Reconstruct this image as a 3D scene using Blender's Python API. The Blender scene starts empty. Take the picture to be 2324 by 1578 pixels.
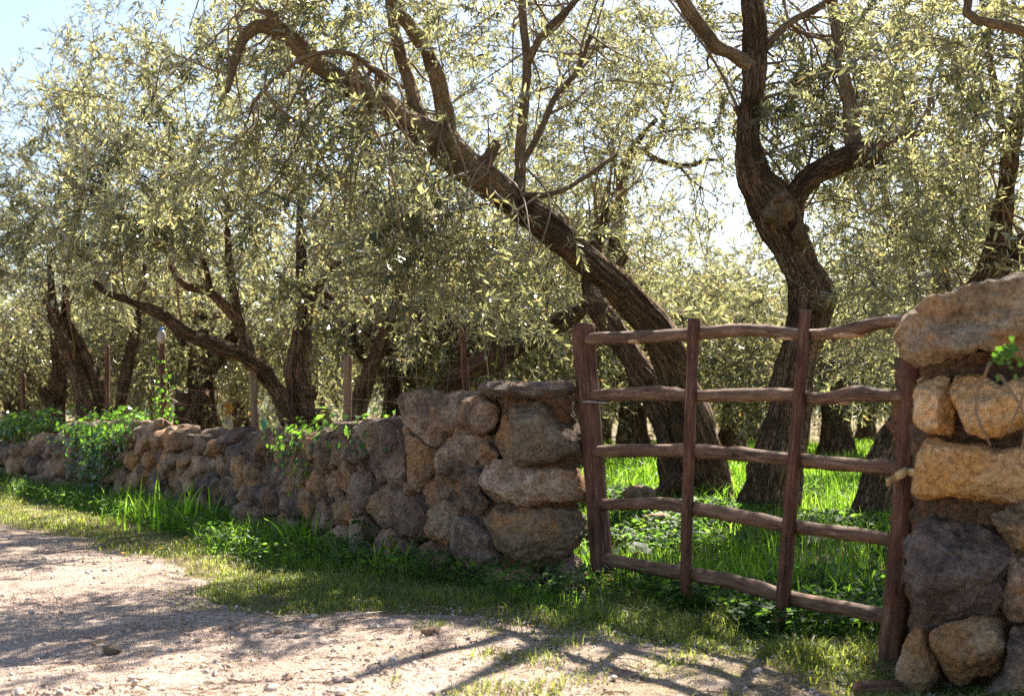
import bpy, math, random
import numpy as np
from mathutils import Vector
from math import radians, sin, cos, pi
RNG = np.random.default_rng(7)
random.seed(7)
SC = bpy.context.scene
COL = SC.collection

# ------------------------------------------------------------------ camera, sky, sun, exposure
F = 2904.0            # focal length in pixels of a 2323 px wide frame
CU, HV = 1161.5, 930.0  # principal column and horizon row
EYE = 1.10
cam_d = bpy.data.cameras.new('camera'); cam = bpy.data.objects.new('camera', cam_d); COL.objects.link(cam)
cam_d.sensor_width = 36.0; cam_d.lens = 36.0 * F / 2323.0
cam_d.shift_y = (HV - 789.0) / 2323.0
cam_d.clip_start = 0.1; cam_d.clip_end = 3000
cam.location = (0, 0, EYE); cam.rotation_euler = (pi / 2, 0, 0)
cam_d.dof.use_dof = True; cam_d.dof.focus_distance = 8.6; cam_d.dof.aperture_fstop = 2.8
SC.camera = cam
SUN_AZ, SUN_EL = radians(24.0), radians(45.0)     # azimuth from +Y towards +X
W = bpy.data.worlds.new('World'); SC.world = W; W.use_nodes = True
wn = W.node_tree.nodes; wl = W.node_tree.links
sky = wn.new('ShaderNodeTexSky'); sky.sky_type = 'NISHITA'; sky.sun_disc = False
sky.sun_elevation = SUN_EL; sky.sun_rotation = SUN_AZ
sky.air_density = 1.0; sky.dust_density = 1.0; sky.ozone_density = 1.0
wn['Background'].inputs['Strength'].default_value = 0.06
wl.new(sky.outputs['Color'], wn['Background'].inputs['Color'])
sun_d = bpy.data.lights.new('sun', 'SUN'); sun_d.energy = 5.0; sun_d.angle = radians(0.55); sun_d.color = (1, 0.93, 0.82)
sun = bpy.data.objects.new('sun', sun_d); COL.objects.link(sun)
sdir = Vector((sin(SUN_AZ) * cos(SUN_EL), cos(SUN_AZ) * cos(SUN_EL), sin(SUN_EL)))
sun.rotation_euler = sdir.to_track_quat('Z', 'Y').to_euler(); sun.location = (0, 0, 30)
SC.view_settings.view_transform = 'Standard'; SC.view_settings.look = 'None'
SC.view_settings.exposure = 1.95; SC.view_settings.gamma = 1.0
try: SC.view_settings.use_curve_mapping = False
except Exception: pass
SC.render.engine = 'CYCLES'
SC.cycles.max_bounces = 7; SC.cycles.diffuse_bounces = 4; SC.cycles.glossy_bounces = 2; SC.cycles.transmission_bounces = 4
SC.cycles.sample_clamp_indirect = 6; SC.cycles.use_denoising = False

# ------------------------------------------------------------------ helpers
def at(u, v, d):
    return np.array([(u - CU) / F * d, d, EYE + (HV - v) / F * d])

_P = np.random.default_rng(3).random((64, 64, 64))
def vnoise(p):
    p = np.asarray(p, float); i = np.floor(p).astype(int); f = p - i; f = f * f * (3 - 2 * f)
    i0 = i & 63; i1 = (i + 1) & 63
    x0, y0, z0 = i0[..., 0], i0[..., 1], i0[..., 2]; x1, y1, z1 = i1[..., 0], i1[..., 1], i1[..., 2]
    fx, fy, fz = f[..., 0], f[..., 1], f[..., 2]
    a = _P[x0, y0, z0] * (1 - fx) + _P[x1, y0, z0] * fx; b = _P[x0, y1, z0] * (1 - fx) + _P[x1, y1, z0] * fx
    c = _P[x0, y0, z1] * (1 - fx) + _P[x1, y0, z1] * fx; d = _P[x0, y1, z1] * (1 - fx) + _P[x1, y1, z1] * fx
    return ((a * (1 - fy) + b * fy) * (1 - fz) + (c * (1 - fy) + d * fy) * fz) * 2 - 1
def fbm(p, o=4):
    s = 0; a = 1.0; q = np.asarray(p, float)
    for k in range(o):
        s = s + a * vnoise(q); q = q * 2.03 + 17.3; a *= 0.5
    return s
def unit(a): return a / np.maximum(np.linalg.norm(a, axis=-1, keepdims=True), 1e-9)

def np_mesh(name, V, faces, smooth=True, uv=None, mat_idx=None):
    """faces: list of integer arrays (n,k)"""
    V = np.asarray(V, np.float32)
    me = bpy.data.meshes.new(name)
    faces = [np.asarray(f, np.int32) for f in faces if len(f)]
    nl = sum(f.size for f in faces); nf = sum(len(f) for f in faces)
    me.vertices.add(len(V)); me.vertices.foreach_set('co', V.ravel())
    me.loops.add(nl); me.polygons.add(nf)
    li = np.concatenate([f.ravel() for f in faces])
    tot = np.concatenate([np.full(len(f), f.shape[1], np.int32) for f in faces])
    st = np.concatenate([[0], np.cumsum(tot)[:-1]]).astype(np.int32)
    me.loops.foreach_set('vertex_index', li)
    me.polygons.foreach_set('loop_start', st)
    me.polygons.foreach_set('loop_total', tot)
    me.polygons.foreach_set('use_smooth', np.full(nf, smooth, bool))
    if mat_idx is not None: me.polygons.foreach_set('material_index', np.asarray(mat_idx, np.int32))
    if uv is not None:
        L = me.uv_layers.new(name='uv'); L.data.foreach_set('uv', np.asarray(uv, np.float32)[li].ravel())
    me.update(calc_edges=True); me.validate(verbose=False)
    return me
def link(name, me, mats, parent=None, loc=None, kind=None, rot=None, scale=None):
    o = bpy.data.objects.new(name, me); COL.objects.link(o)
    if mats is not None and me is not None and not me.materials:
        for m in (mats if isinstance(mats, (list, tuple)) else [mats]): me.materials.append(m)
    if parent is not None: o.parent = parent
    if loc is not None: o.location = loc
    if rot is not None: o.rotation_euler = rot
    if scale is not None: o.scale = scale
    if kind: o['kind'] = kind
    return o
def thing(name, label, cat, loc=(0, 0, 0), group=None):
    o = bpy.data.objects.new(name, None); COL.objects.link(o); o.location = loc; o.empty_display_size = 0.1
    tag(o, label, cat, group); return o
def tag(o, label, cat, group=None):
    o['label'] = label; o['category'] = cat
    if group: o['group'] = group
    return o
def part(name, V, faces, mat, root, uv=None, kind=None, smooth=True, origin=None):
    """mesh part given in world coordinates; its origin is put at `origin` (default mean)"""
    V = np.asarray(V, float); c = V.mean(0) if origin is None else np.asarray(origin, float)
    me = np_mesh(name, V - c, faces, smooth, uv)
    base = np.array(root.location) if root is not None else np.zeros(3)
    p = root.parent if root is not None else None
    while p is not None:
        base = base + np.array(p.location); p = p.parent
    return link(name, me, mat, root, tuple(c - base), kind)

# ------------------------------------------------------------------ materials
def new_mat(name):
    m = bpy.data.materials.new(name); m.use_nodes = True
    nt = m.node_tree; b = nt.nodes['Principled BSDF']
    return m, nt, b
class NT:
    def __init__(s, nt): s.nt = nt
    def n(s, t, **kw):
        x = s.nt.nodes.new(t)
        for k, v in kw.items(): setattr(x, k, v)
        return x
    def l(s, a, b): s.nt.links.new(a, b)
    def noise(s, vec, scale, detail=5, rough=0.6):
        x = s.n('ShaderNodeTexNoise'); x.inputs['Scale'].default_value = scale; x.inputs['Detail'].default_value = detail; x.inputs['Roughness'].default_value = rough
        if vec is not None: s.l(vec, x.inputs['Vector'])
        return x.outputs['Fac']
    def ramp(s, fac, stops):
        x = s.n('ShaderNodeValToRGB'); e = x.color_ramp.elements
        while len(e) < len(stops): e.new(0.5)
        for i, (p, c) in enumerate(stops): e[i].position = p; e[i].color = (*c, 1)
        s.l(fac, x.inputs['Fac']); return x.outputs['Color']
    def mix(s, fac, a, b, mode='MIX'):
        x = s.n('ShaderNodeMix', data_type='RGBA', blend_type=mode)
        for sock, val in ((x.inputs['Factor'], fac), (x.inputs['A'], a), (x.inputs['B'], b)):
            if hasattr(val, 'links'): s.l(val, sock)
            elif isinstance(val, (int, float)): sock.default_value = val if sock.type == 'VALUE' else (val, val, val, 1)
            else: sock.default_value = (*val, 1)
        for i in x.inputs:
            pass
        return [o for o in x.outputs if o.type == 'RGBA'][0]
    def math(s, op, a, b=0.0):
        x = s.n('ShaderNodeMath', operation=op)
        for i, val in enumerate((a, b)):
            if hasattr(val, 'links'): s.l(val, x.inputs[i])
            else: x.inputs[i].default_value = val
        return x.outputs[0]
    def bump(s, h, dist, strength=1.0, nrm=None):
        x = s.n('ShaderNodeBump'); x.inputs['Distance'].default_value = dist; x.inputs['Strength'].default_value = strength
        s.l(h, x.inputs['Height'])
        if nrm is not None: s.l(nrm, x.inputs['Normal'])
        return x.outputs['Normal']
    def mapping(s, vec, scale, loc=(0, 0, 0)):
        x = s.n('ShaderNodeMapping'); x.inputs['Scale'].default_value = scale; x.inputs['Location'].default_value = loc
        s.l(vec, x.inputs['Vector']); return x.outputs['Vector']
def mixfix():
    pass

def rock_mat(name, stops, orange, amount):
    m, nt, b = new_mat(name); t = NT(nt)
    tc = t.n('ShaderNodeTexCoord'); oi = t.n('ShaderNodeObjectInfo'); geo = t.n('ShaderNodeNewGeometry')
    add = t.n('ShaderNodeVectorMath', operation='ADD'); t.l(geo.outputs['Position'], add.inputs[0])
    sc = t.n('ShaderNodeVectorMath', operation='SCALE'); t.l(oi.outputs['Random'], sc.inputs['Scale']); sc.inputs[0].default_value = (37, 53, 71); t.l(sc.outputs[0], add.inputs[1])
    P = add.outputs[0]
    n1 = t.noise(P, 3.2, 6, 0.62); n2 = t.noise(P, 13, 6, 0.75); n3 = t.noise(P, 45, 4, 0.75)
    col = t.ramp(t.math('ADD', t.math('MULTIPLY', n1, 0.55), t.math('MULTIPLY', n2, 0.45)), stops)
    rnd = t.ramp(oi.outputs['Random'], [(0.0, (0.74, 0.74, 0.77)), (0.35, (0.95, 0.93, 0.92)), (0.7, (1.12, 1.04, 0.95)), (1.0, (1.42, 1.33, 1.22))])
    col = t.mix(1.0, col, rnd, 'MULTIPLY')
    nb = t.noise(t.mapping(P, (1, 1, 1), (9, 4, 2)), 2.6, 5, 0.65)
    fo = t.ramp(t.math('ADD', nb, t.math('MULTIPLY', oi.outputs['Random'], 0.12)), [(0.60 - amount, (0, 0, 0)), (0.74 - amount, (1, 1, 1))])
    col = t.mix(fo, col, orange)
    lich = t.ramp(n2, [(0.62, (0, 0, 0)), (0.70, (1, 1, 1))])
    lf = t.n('ShaderNodeSeparateColor'); t.l(lich, lf.inputs[0])
    col = t.mix(t.math('MULTIPLY', lf.outputs[0], 0.45), col, (0.42, 0.38, 0.32))
    sp = t.ramp(n3, [(0.36, (0.35, 0.32, 0.30)), (0.52, (1, 1, 1)), (0.68, (1.3, 1.27, 1.22))])
    col = t.mix(0.75, col, sp, 'MULTIPLY')
    t.l(col, b.inputs['Base Color']); b.inputs['Roughness'].default_value = 0.9; b.inputs['Specular IOR Level'].default_value = 0.25
    h = t.math('ADD', t.math('MULTIPLY', n2, 0.6), t.math('MULTIPLY', n3, 0.35))
    t.l(t.bump(h, 0.09, 1.0), b.inputs['Normal'])
    return m
M_ROCK = rock_mat('grey_brown_limestone', [(0.35, (0.06, 0.045, 0.037)), (0.46, (0.25, 0.175, 0.128)), (0.54, (0.44, 0.32, 0.24)), (0.66, (0.66, 0.54, 0.43))], (0.46, 0.25, 0.12), 0.03)
M_ROCK_DARK = rock_mat('purple_grey_limestone', [(0.35, (0.06, 0.046, 0.042)), (0.47, (0.19, 0.14, 0.118)), (0.56, (0.33, 0.25, 0.21)), (0.67, (0.55, 0.45, 0.38))], (0.34, 0.19, 0.11), -0.01)
M_ROCK_WARM = rock_mat('warm_limestone', [(0.34, (0.08, 0.058, 0.044)), (0.45, (0.28, 0.195, 0.12)), (0.54, (0.46, 0.33, 0.21)), (0.66, (0.62, 0.50, 0.37))], (0.50, 0.26, 0.11), 0.04)
M_ROCK_OCHRE = rock_mat('ochre_limestone', [(0.32, (0.20, 0.135, 0.085)), (0.43, (0.54, 0.35, 0.18)), (0.53, (0.74, 0.50, 0.28)), (0.66, (0.82, 0.66, 0.48))], (0.74, 0.38, 0.12), 0.06)
M_MORTAR = rock_mat('crumbly_lime_mortar', [(0.30, (0.05, 0.035, 0.028)), (0.47, (0.16, 0.105, 0.07)), (0.60, (0.27, 0.18, 0.12)), (0.72, (0.34, 0.25, 0.17))], (0.30, 0.14, 0.06), 0.03)

def bark_mat(name, stops, su, sv, bump, plates=1.0):
    m, nt, b = new_mat(name); t = NT(nt)
    uvn = t.n('ShaderNodeUVMap'); uvn.uv_map = 'uv'; oi = t.n('ShaderNodeObjectInfo')
    uvm = t.mapping(uvn.outputs['UV'], (su, sv, 1))
    wob = t.n('ShaderNodeVectorMath', operation='ADD')
    nz = t.n('ShaderNodeTexNoise'); nz.inputs['Scale'].default_value = 0.7; nz.inputs['Detail'].default_value = 4; t.l(uvm, nz.inputs['Vector'])
    t.l(uvm, wob.inputs[0]); t.l(nz.outputs['Color'], wob.inputs[1])
    vo = t.n('ShaderNodeTexVoronoi', feature='DISTANCE_TO_EDGE'); vo.inputs['Scale'].default_value = 1.0; t.l(wob.outputs[0], vo.inputs['Vector'])
    crack = t.ramp(vo.outputs['Distance'], [(0.0, (0.25, 0.25, 0.25)), (0.16, (1, 1, 1))])
    cs = t.n('ShaderNodeSeparateColor'); t.l(crack, cs.inputs[0])
    fine = t.noise(t.mapping(uvn.outputs['UV'], (su * 1.6, sv * 0.9, 1)), 1.6, 6, 0.75)
    fr = t.math('ABSOLUTE', t.math('SUBTRACT', t.noise(t.mapping(uvn.outputs['UV'], (su * 0.30, sv * 0.16, 1)), 1.0, 5, 0.6), 0.5))
    frs = t.n('ShaderNodeSeparateColor'); t.l(t.ramp(fr, [(0.0, (0, 0, 0)), (0.06, (1, 1, 1))]), frs.inputs[0])
    geo = t.n('ShaderNodeNewGeometry'); big = t.noise(geo.outputs['Position'], 3.5, 4, 0.6)
    val = t.math('ADD', t.math('MULTIPLY', fine, 0.5), t.math('MULTIPLY', big, 0.5))
    col = t.ramp(val, stops)
    col = t.mix(t.math('MULTIPLY', t.math('SUBTRACT', 1.0, cs.outputs[0]), plates), col, (0.022, 0.016, 0.012))
    col = t.mix(t.math('MULTIPLY', t.math('SUBTRACT', 1.0, frs.outputs[0]), 0.62 * plates), col, (0.03, 0.019, 0.012))
    lich = t.noise(geo.outputs['Position'], 14, 5, 0.7)
    lm = t.n('ShaderNodeSeparateColor'); t.l(t.ramp(lich, [(0.60, (0, 0, 0)), (0.68, (1, 1, 1))]), lm.inputs[0])
    col = t.mix(t.math('MULTIPLY', lm.outputs[0], 0.4), col, (0.20, 0.19, 0.15))
    t.l(col, b.inputs['Base Color']); b.inputs['Roughness'].default_value = 0.92; b.inputs['Specular IOR Level'].default_value = 0.2
    h = t.math('ADD', t.math('ADD', t.math('MULTIPLY', cs.outputs[0], 0.5 * plates), t.math('MULTIPLY', frs.outputs[0], 1.3 * plates)), t.math('MULTIPLY', fine, 0.7))
    t.l(t.bump(h, bump, 1.0), b.inputs['Normal'])
    return m
M_BARK = bark_mat('olive_bark', [(0.32, (0.06, 0.042, 0.028)), (0.46, (0.26, 0.155, 0.085)), (0.58, (0.42, 0.27, 0.16)), (0.75, (0.40, 0.32, 0.23))], 70, 16, 0.035)
M_LIMB = bark_mat('smooth_olive_limb_bark', [(0.34, (0.08, 0.055, 0.034)), (0.48, (0.24, 0.16, 0.088)), (0.60, (0.38, 0.265, 0.155)), (0.75, (0.48, 0.38, 0.27))], 60, 24, 0.016, 0.45)
M_CUT = new_mat('sawn_wood_end'); _t = NT(M_CUT[1]); _g = _t.n('ShaderNodeNewGeometry')
_t.l(_t.ramp(_t.noise(_g.outputs['Position'], 40, 4), [(0.3, (0.30, 0.16, 0.07)), (0.7, (0.48, 0.30, 0.15))]), M_CUT[2].inputs['Base Color']); M_CUT = M_CUT[0]

def leaf_mat(name, top, under, trans, tw, rough=0.36, spec=None):
    m, nt, b = new_mat(name); t = NT(nt); geo = t.n('ShaderNodeNewGeometry')
    rnd = geo.outputs['Random Per Island']
    a = t.ramp(rnd, [(0.0, tuple(c * 0.5 for c in top)), (0.6, top), (1.0, (top[0] * 1.7, top[1] * 1.5, top[2] * 1.2))])
    u = t.ramp(rnd, [(0.0, tuple(c * 0.75 for c in under)), (1.0, tuple(c * 1.25 for c in under))])
    col = t.mix(geo.outputs['Backfacing'], a, u)
    t.l(col, b.inputs['Base Color']); b.inputs['Roughness'].default_value = rough; b.inputs['Specular IOR Level'].default_value = 0.6 if spec is None else spec
    tr = t.n('ShaderNodeBsdfTranslucent')
    tcol = t.ramp(rnd, [(0.0, tuple(c * 0.7 for c in trans)), (0.55, trans), (0.93, (trans[0] * 1.15, trans[1] * 1.1, trans[2])), (1.0, (trans[0] * 1.5, trans[1] * 1.05, trans[2] * 0.8))])
    t.l(tcol, tr.inputs['Color'])
    mx = t.n('ShaderNodeMixShader'); 
    tv = t.math('MULTIPLY', t.math('FRACT', t.math('MULTIPLY', rnd, 13.7)), 2.0 * tw * 0.95); t.l(tv, mx.inputs[0])
    t.l(b.outputs[0], mx.inputs[1]); t.l(tr.outputs[0], mx.inputs[2])
    t.l(mx.outputs[0], nt.nodes['Material Output'].inputs['Surface'])
    return m
M_OLIVE = leaf_mat('olive_leaf', (0.024, 0.046, 0.030), (0.27, 0.285, 0.22), (0.44, 0.435, 0.18), 0.42, 0.28)
M_GRASS = leaf_mat('grass_blade', (0.055, 0.14, 0.012), (0.075, 0.16, 0.018), (0.32, 0.60, 0.04), 0.48, 0.42)
M_DRY = leaf_mat('short_verge_grass', (0.10, 0.14, 0.025), (0.13, 0.16, 0.04), (0.42, 0.50, 0.08), 0.42, 0.5)
M_WEED = leaf_mat('leafy_weed', (0.035, 0.085, 0.018), (0.06, 0.11, 0.035), (0.22, 0.44, 0.05), 0.40, 0.62, 0.22)
M_IVY = leaf_mat('ivy_leaf', (0.035, 0.095, 0.018), (0.08, 0.14, 0.04), (0.22, 0.46, 0.04), 0.34, 0.3)
M_BROAD = leaf_mat('broad_pale_leaf', (0.08, 0.13, 0.055), (0.12, 0.16, 0.09), (0.28, 0.42, 0.11), 0.34, 0.55, 0.3)
M_LITTER = leaf_mat('dry_fallen_leaf', (0.22, 0.16, 0.09), (0.30, 0.25, 0.17), (0.35, 0.22, 0.1), 0.2, 0.6)

def wood_mat(name, stops, pale):
    m, nt, b = new_mat(name); t = NT(nt)
    uvn = t.n('ShaderNodeUVMap'); uvn.uv_map = 'uv'; oi = t.n('ShaderNodeObjectInfo'); geo = t.n('ShaderNodeNewGeometry')
    sc = t.n('ShaderNodeVectorMath', operation='SCALE'); t.l(oi.outputs['Random'], sc.inputs['Scale']); sc.inputs[0].default_value = (13, 29, 0)
    ad = t.n('ShaderNodeVectorMath', operation='ADD'); t.l(uvn.outputs['UV'], ad.inputs[0]); t.l(sc.outputs[0], ad.inputs[1])
    g = t.noise(t.mapping(ad.outputs[0], (52, 3.5, 1)), 1.0, 6, 0.8)
    g2 = t.noise(t.mapping(ad.outputs[0], (22, 2.2, 1)), 1.0, 5, 0.65)
    big = t.noise(geo.outputs['Position'], 5, 4, 0.6)
    val = t.math('ADD', t.math('MULTIPLY', g, 0.45), t.math('ADD', t.math('MULTIPLY', g2, 0.3), t.math('MULTIPLY', big, 0.25)))
    col = t.ramp(val, stops)
    pm = t.n('ShaderNodeSeparateColor'); t.l(t.ramp(g, [(0.55, (0, 0, 0)), (0.66, (1, 1, 1))]), pm.inputs[0])
    col = t.mix(t.math('MULTIPLY', pm.outputs[0], 0.5), col, pale)
    cr = t.n('ShaderNodeSeparateColor'); t.l(t.ramp(g2, [(0.32, (0, 0, 0)), (0.38, (1, 1, 1))]), cr.inputs[0])
    col = t.mix(t.math('SUBTRACT', 1.0, cr.outputs[0]), col, (0.02, 0.013, 0.010))
    t.l(col, b.inputs['Base Color']); b.inputs['Roughness'].default_value = 0.78; b.inputs['Specular IOR Level'].default_value = 0.3
    t.l(t.bump(t.math('ADD', t.math('MULTIPLY', g, 0.6), t.math('MULTIPLY', cr.outputs[0], 0.5)), 0.012, 0.9), b.inputs['Normal'])
    return m
M_POST = wood_mat('stained_dark_wood', [(0.38, (0.025, 0.012, 0.008)), (0.5, (0.11, 0.046, 0.026)), (0.63, (0.21, 0.10, 0.056))], (0.40, 0.28, 0.19))
M_RAIL = wood_mat('weathered_rail_wood', [(0.38, (0.035, 0.019, 0.012)), (0.5, (0.155, 0.082, 0.047)), (0.63, (0.30, 0.18, 0.11))], (0.50, 0.38, 0.27))
M_OLDPOST = wood_mat('grey_fence_wood', [(0.34, (0.07, 0.045, 0.03)), (0.5, (0.20, 0.13, 0.085)), (0.66, (0.32, 0.23, 0.16))], (0.42, 0.35, 0.28))
M_BARE = new_mat('bare_orange_wood'); _t = NT(M_BARE[1]); _g = _t.n('ShaderNodeNewGeometry')
_t.l(_t.ramp(_t.noise(_g.outputs['Position'], 60, 4), [(0.3, (0.38, 0.15, 0.05)), (0.7, (0.60, 0.38, 0.20))]), M_BARE[2].inputs['Base Color']); M_BARE = M_BARE[0]
def flat_mat(name, col, rough=0.6, metal=0.0, var=0.25, scale=25):
    m, nt, b = new_mat(name); t = NT(nt); geo = t.n('ShaderNodeNewGeometry')
    t.l(t.ramp(t.noise(geo.outputs['Position'], scale, 4), [(0.3, tuple(c * (1 - var) for c in col)), (0.7, tuple(min(1, c * (1 + var)) for c in col))]), b.inputs['Base Color'])
    b.inputs['Roughness'].default_value = rough; b.inputs['Metallic'].default_value = metal
    return m
M_WIRE = flat_mat('rusty_wire', (0.16, 0.075, 0.05), 0.7, 0.3)
M_IRON = flat_mat('worn_iron', (0.30, 0.26, 0.24), 0.4, 0.8)
M_ROPE = flat_mat('straw_rope', (0.55, 0.38, 0.18), 0.9)
M_STEM = flat_mat('brown_twig', (0.20, 0.13, 0.075), 0.8)
M_GSTEM = flat_mat('green_stem', (0.10, 0.17, 0.04), 0.6)
M_YELLOW = leaf_mat('yellow_petal', (0.75, 0.50, 0.02), (0.7, 0.45, 0.02), (0.85, 0.55, 0.02), 0.35, 0.6)
M_ORANGE = flat_mat('orange_plastic', (0.80, 0.30, 0.02), 0.4)
M_BLUE = flat_mat('blue_plastic', (0.05, 0.25, 0.75), 0.4)
M_PALEPL = flat_mat('cloudy_plastic', (0.40, 0.33, 0.27), 0.35)
M_TEAL = flat_mat('teal_paint', (0.03, 0.36, 0.30), 0.5)
M_WHITE = flat_mat('pale_render', (0.60, 0.58, 0.55), 0.8, 0, 0.1, 2)

# gravel + soil
def gravel_mat():
    m, nt, b = new_mat('pale_gravel'); t = NT(nt); geo = t.n('ShaderNodeNewGeometry'); P = geo.outputs['Position']
    vo = t.n('ShaderNodeTexVoronoi'); vo.inputs['Scale'].default_value = 80; t.l(P, vo.inputs['Vector'])
    vo2 = t.n('ShaderNodeTexVoronoi'); vo2.inputs['Scale'].default_value = 170; t.l(P, vo2.inputs['Vector'])
    sep = t.n('ShaderNodeSeparateColor'); t.l(vo.outputs['Color'], sep.inputs[0])
    base = t.ramp(t.noise(P, 1.3, 5, 0.65), [(0.3, (0.46, 0.345, 0.28)), (0.5, (0.58, 0.455, 0.37)), (0.7, (0.64, 0.53, 0.445))])
    st = t.ramp(sep.outputs[0], [(0.0, (0.62, 0.55, 0.52)), (0.5, (1.0, 0.96, 0.93)), (1.0, (1.3, 1.22, 1.15))])
    col = t.mix(0.8, base, st, 'MULTIPLY')
    red = t.n('ShaderNodeSeparateColor'); t.l(t.ramp(t.noise(P, 0.9, 5, 0.7), [(0.60, (0, 0, 0)), (0.72, (1, 1, 1))]), red.inputs[0])
    col = t.mix(t.math('MULTIPLY', red.outputs[0], 0.45), col, (0.38, 0.20, 0.12))
    sx = t.n('ShaderNodeSeparateXYZ'); t.l(P, sx.inputs[0])      # moss and trodden soil take over near the gate
    zone = t.math('ADD', t.math('MULTIPLY', t.math('ADD', sx.outputs['X'], 1.0), 0.28), t.math('MULTIPLY', t.math('SUBTRACT', t.noise(P, 2.3, 6, 0.7), 0.5), 2.6))
    zs = t.n('ShaderNodeSeparateColor'); t.l(t.ramp(zone, [(0.25, (0, 0, 0)), (0.7, (1, 1, 1))]), zs.inputs[0])
    col = t.mix(t.math('MULTIPLY', zs.outputs[0], 0.8), col, t.ramp(t.noise(P, 30, 5, 0.75), [(0.35, (0.16, 0.125, 0.045)), (0.6, (0.40, 0.31, 0.17))]))
    t.l(col, b.inputs['Base Color']); b.inputs['Roughness'].default_value = 0.95; b.inputs['Specular IOR Level'].default_value = 0.15
    h = t.math('ADD', t.math('MULTIPLY', vo.outputs['Distance'], -1.0), t.math('MULTIPLY', vo2.outputs['Distance'], -0.5))
    n1 = t.bump(h, 0.022, 1.0); t.l(t.bump(t.noise(P, 9, 6, 0.65), 0.06, 0.8, n1), b.inputs['Normal'])
    return m
M_GRAVEL = gravel_mat()
def soil_mat():
    m, nt, b = new_mat('verge_soil'); t = NT(nt); geo = t.n('ShaderNodeNewGeometry'); P = geo.outputs['Position']
    n = t.noise(P, 3.0, 6, 0.7); n2 = t.noise(P, 40, 5, 0.7)
    col = t.ramp(n, [(0.36, (0.12, 0.13, 0.035)), (0.5, (0.22, 0.17, 0.09)), (0.62, (0.36, 0.28, 0.20))])
    col = t.mix(0.7, col, t.ramp(n2, [(0.3, (0.5, 0.5, 0.5)), (0.7, (1.25, 1.2, 1.15))]), 'MULTIPLY')
    t.l(col, b.inputs['Base Color']); b.inputs['Roughness'].default_value = 0.95; b.inputs['Specular IOR Level'].default_value = 0.1
    t.l(t.bump(n2, 0.03, 0.9), b.inputs['Normal'])
    return m
M_SOIL = soil_mat()
def hill_mat():
    m, nt, b = new_mat('wooded_hill'); t = NT(nt); geo = t.n('ShaderNodeNewGeometry')
    t.l(t.ramp(t.noise(geo.outputs['Position'], 0.12, 6, 0.7), [(0.3, (0.05, 0.075, 0.05)), (0.7, (0.12, 0.15, 0.10))]), b.inputs['Base Color']); b.inputs['Roughness'].default_value = 1
    return m
M_HILL = hill_mat()

# ------------------------------------------------------------------ terrain
WL = np.array([(3.6, 1.6), (2.35, 3.9), (1.62, 5.3), (0.46, 7.9), (-0.12, 8.1), (-0.8, 8.75), (-1.4, 9.75), (-2.0, 11.0), (-4.2, 14.4), (-6.5, 17.5), (-12, 24.0), (-34, 48.0)])
def behind(x, y):   # signed distance behind the wall line
    xw = np.interp(y, WL[:, 1], WL[:, 0]); return (x - xw) * 0.83
def sstep(a, b, x):
    t = np.clip((x - a) / (b - a), 0, 1); return t * t * (3 - 2 * t)
def gz(x, y):
    x = np.asarray(x, float); y = np.asarray(y, float); t = behind(x, y)
    p = np.stack([x * 0.9, y * 0.9, np.zeros_like(x)], -1)
    return 0.25 * sstep(0.3, 3.2, t) + 0.022 * fbm(p, 3) * sstep(0, 1, np.abs(t) + 0.6) - 0.035 * sstep(6.5, 5.3, y) * sstep(0.8, 1.6, x)
def grid_axis(lo, a, b, hi, fine, n_out):
    mid = np.arange(a, b, fine)
    l = a - np.geomspace(fine * 2, a - lo, n_out)[::-1]; r = b + np.geomspace(fine * 2, hi - b, n_out)
    return np.concatenate([l, mid, r])
gx = grid_axis(-700, -9, 9, 700, 0.14, 24); gy = grid_axis(-120, 3, 26, 1500, 0.14, 26)
GX, GY = np.meshgrid(gx, gy); GZ = gz(GX, GY)
nx, ny = len(gx), len(gy)
EDGE = np.array([(-60, 78), (-30, 42), (-12, 20.5), (-7.2, 14.8), (-4.82, 12.05), (-3.58, 10.83), (-2.53, 9.39), (-1.96, 7.99), (-1.72, 7.3), (-1.3, 6.95), (-0.75, 6.85), (-0.14, 6.78), (0.53, 6.35), (1.06, 5.6), (1.3, 4.9), (1.75, 3.6), (3.4, 0.2), (8, -10)], float)
def resample(pts, n):
    pts = np.asarray(pts, float); s = np.concatenate([[0], np.cumsum(np.linalg.norm(np.diff(pts, axis=0), axis=1))]); t = np.linspace(0, s[-1], n)
    return np.stack([np.interp(t, s, pts[:, k]) for k in range(pts.shape[1])], 1)
def catmull(pts, per=8):
    P = np.asarray(pts, float); P = np.vstack([2 * P[0] - P[1], P, 2 * P[-1] - P[-2]]); out = []
    for i in range(1, len(P) - 2):
        t = np.linspace(0, 1, per, endpoint=False)[:, None]; a, b, c, d = P[i - 1], P[i], P[i + 1], P[i + 2]
        out.append(0.5 * (2 * b + (c - a) * t + (2 * a - 5 * b + 4 * c - d) * t * t + (3 * b - a - 3 * c + d) * t ** 3))
    return np.vstack(out + [P[-2][None]])
E2 = resample(EDGE[3:15], 300); E2 = np.vstack([EDGE[:3], E2, EDGE[15:]])
E2[:, 0] += 0.10 * fbm(np.stack([E2[:, 0] * 2.5, E2[:, 1] * 2.5, E2[:, 0] * 0], 1), 3); E2[:, 1] += 0.10 * fbm(np.stack([E2[:, 0] * 2.5, E2[:, 1] * 2.5, E2[:, 0] * 0 + 9], 1), 3)
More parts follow.
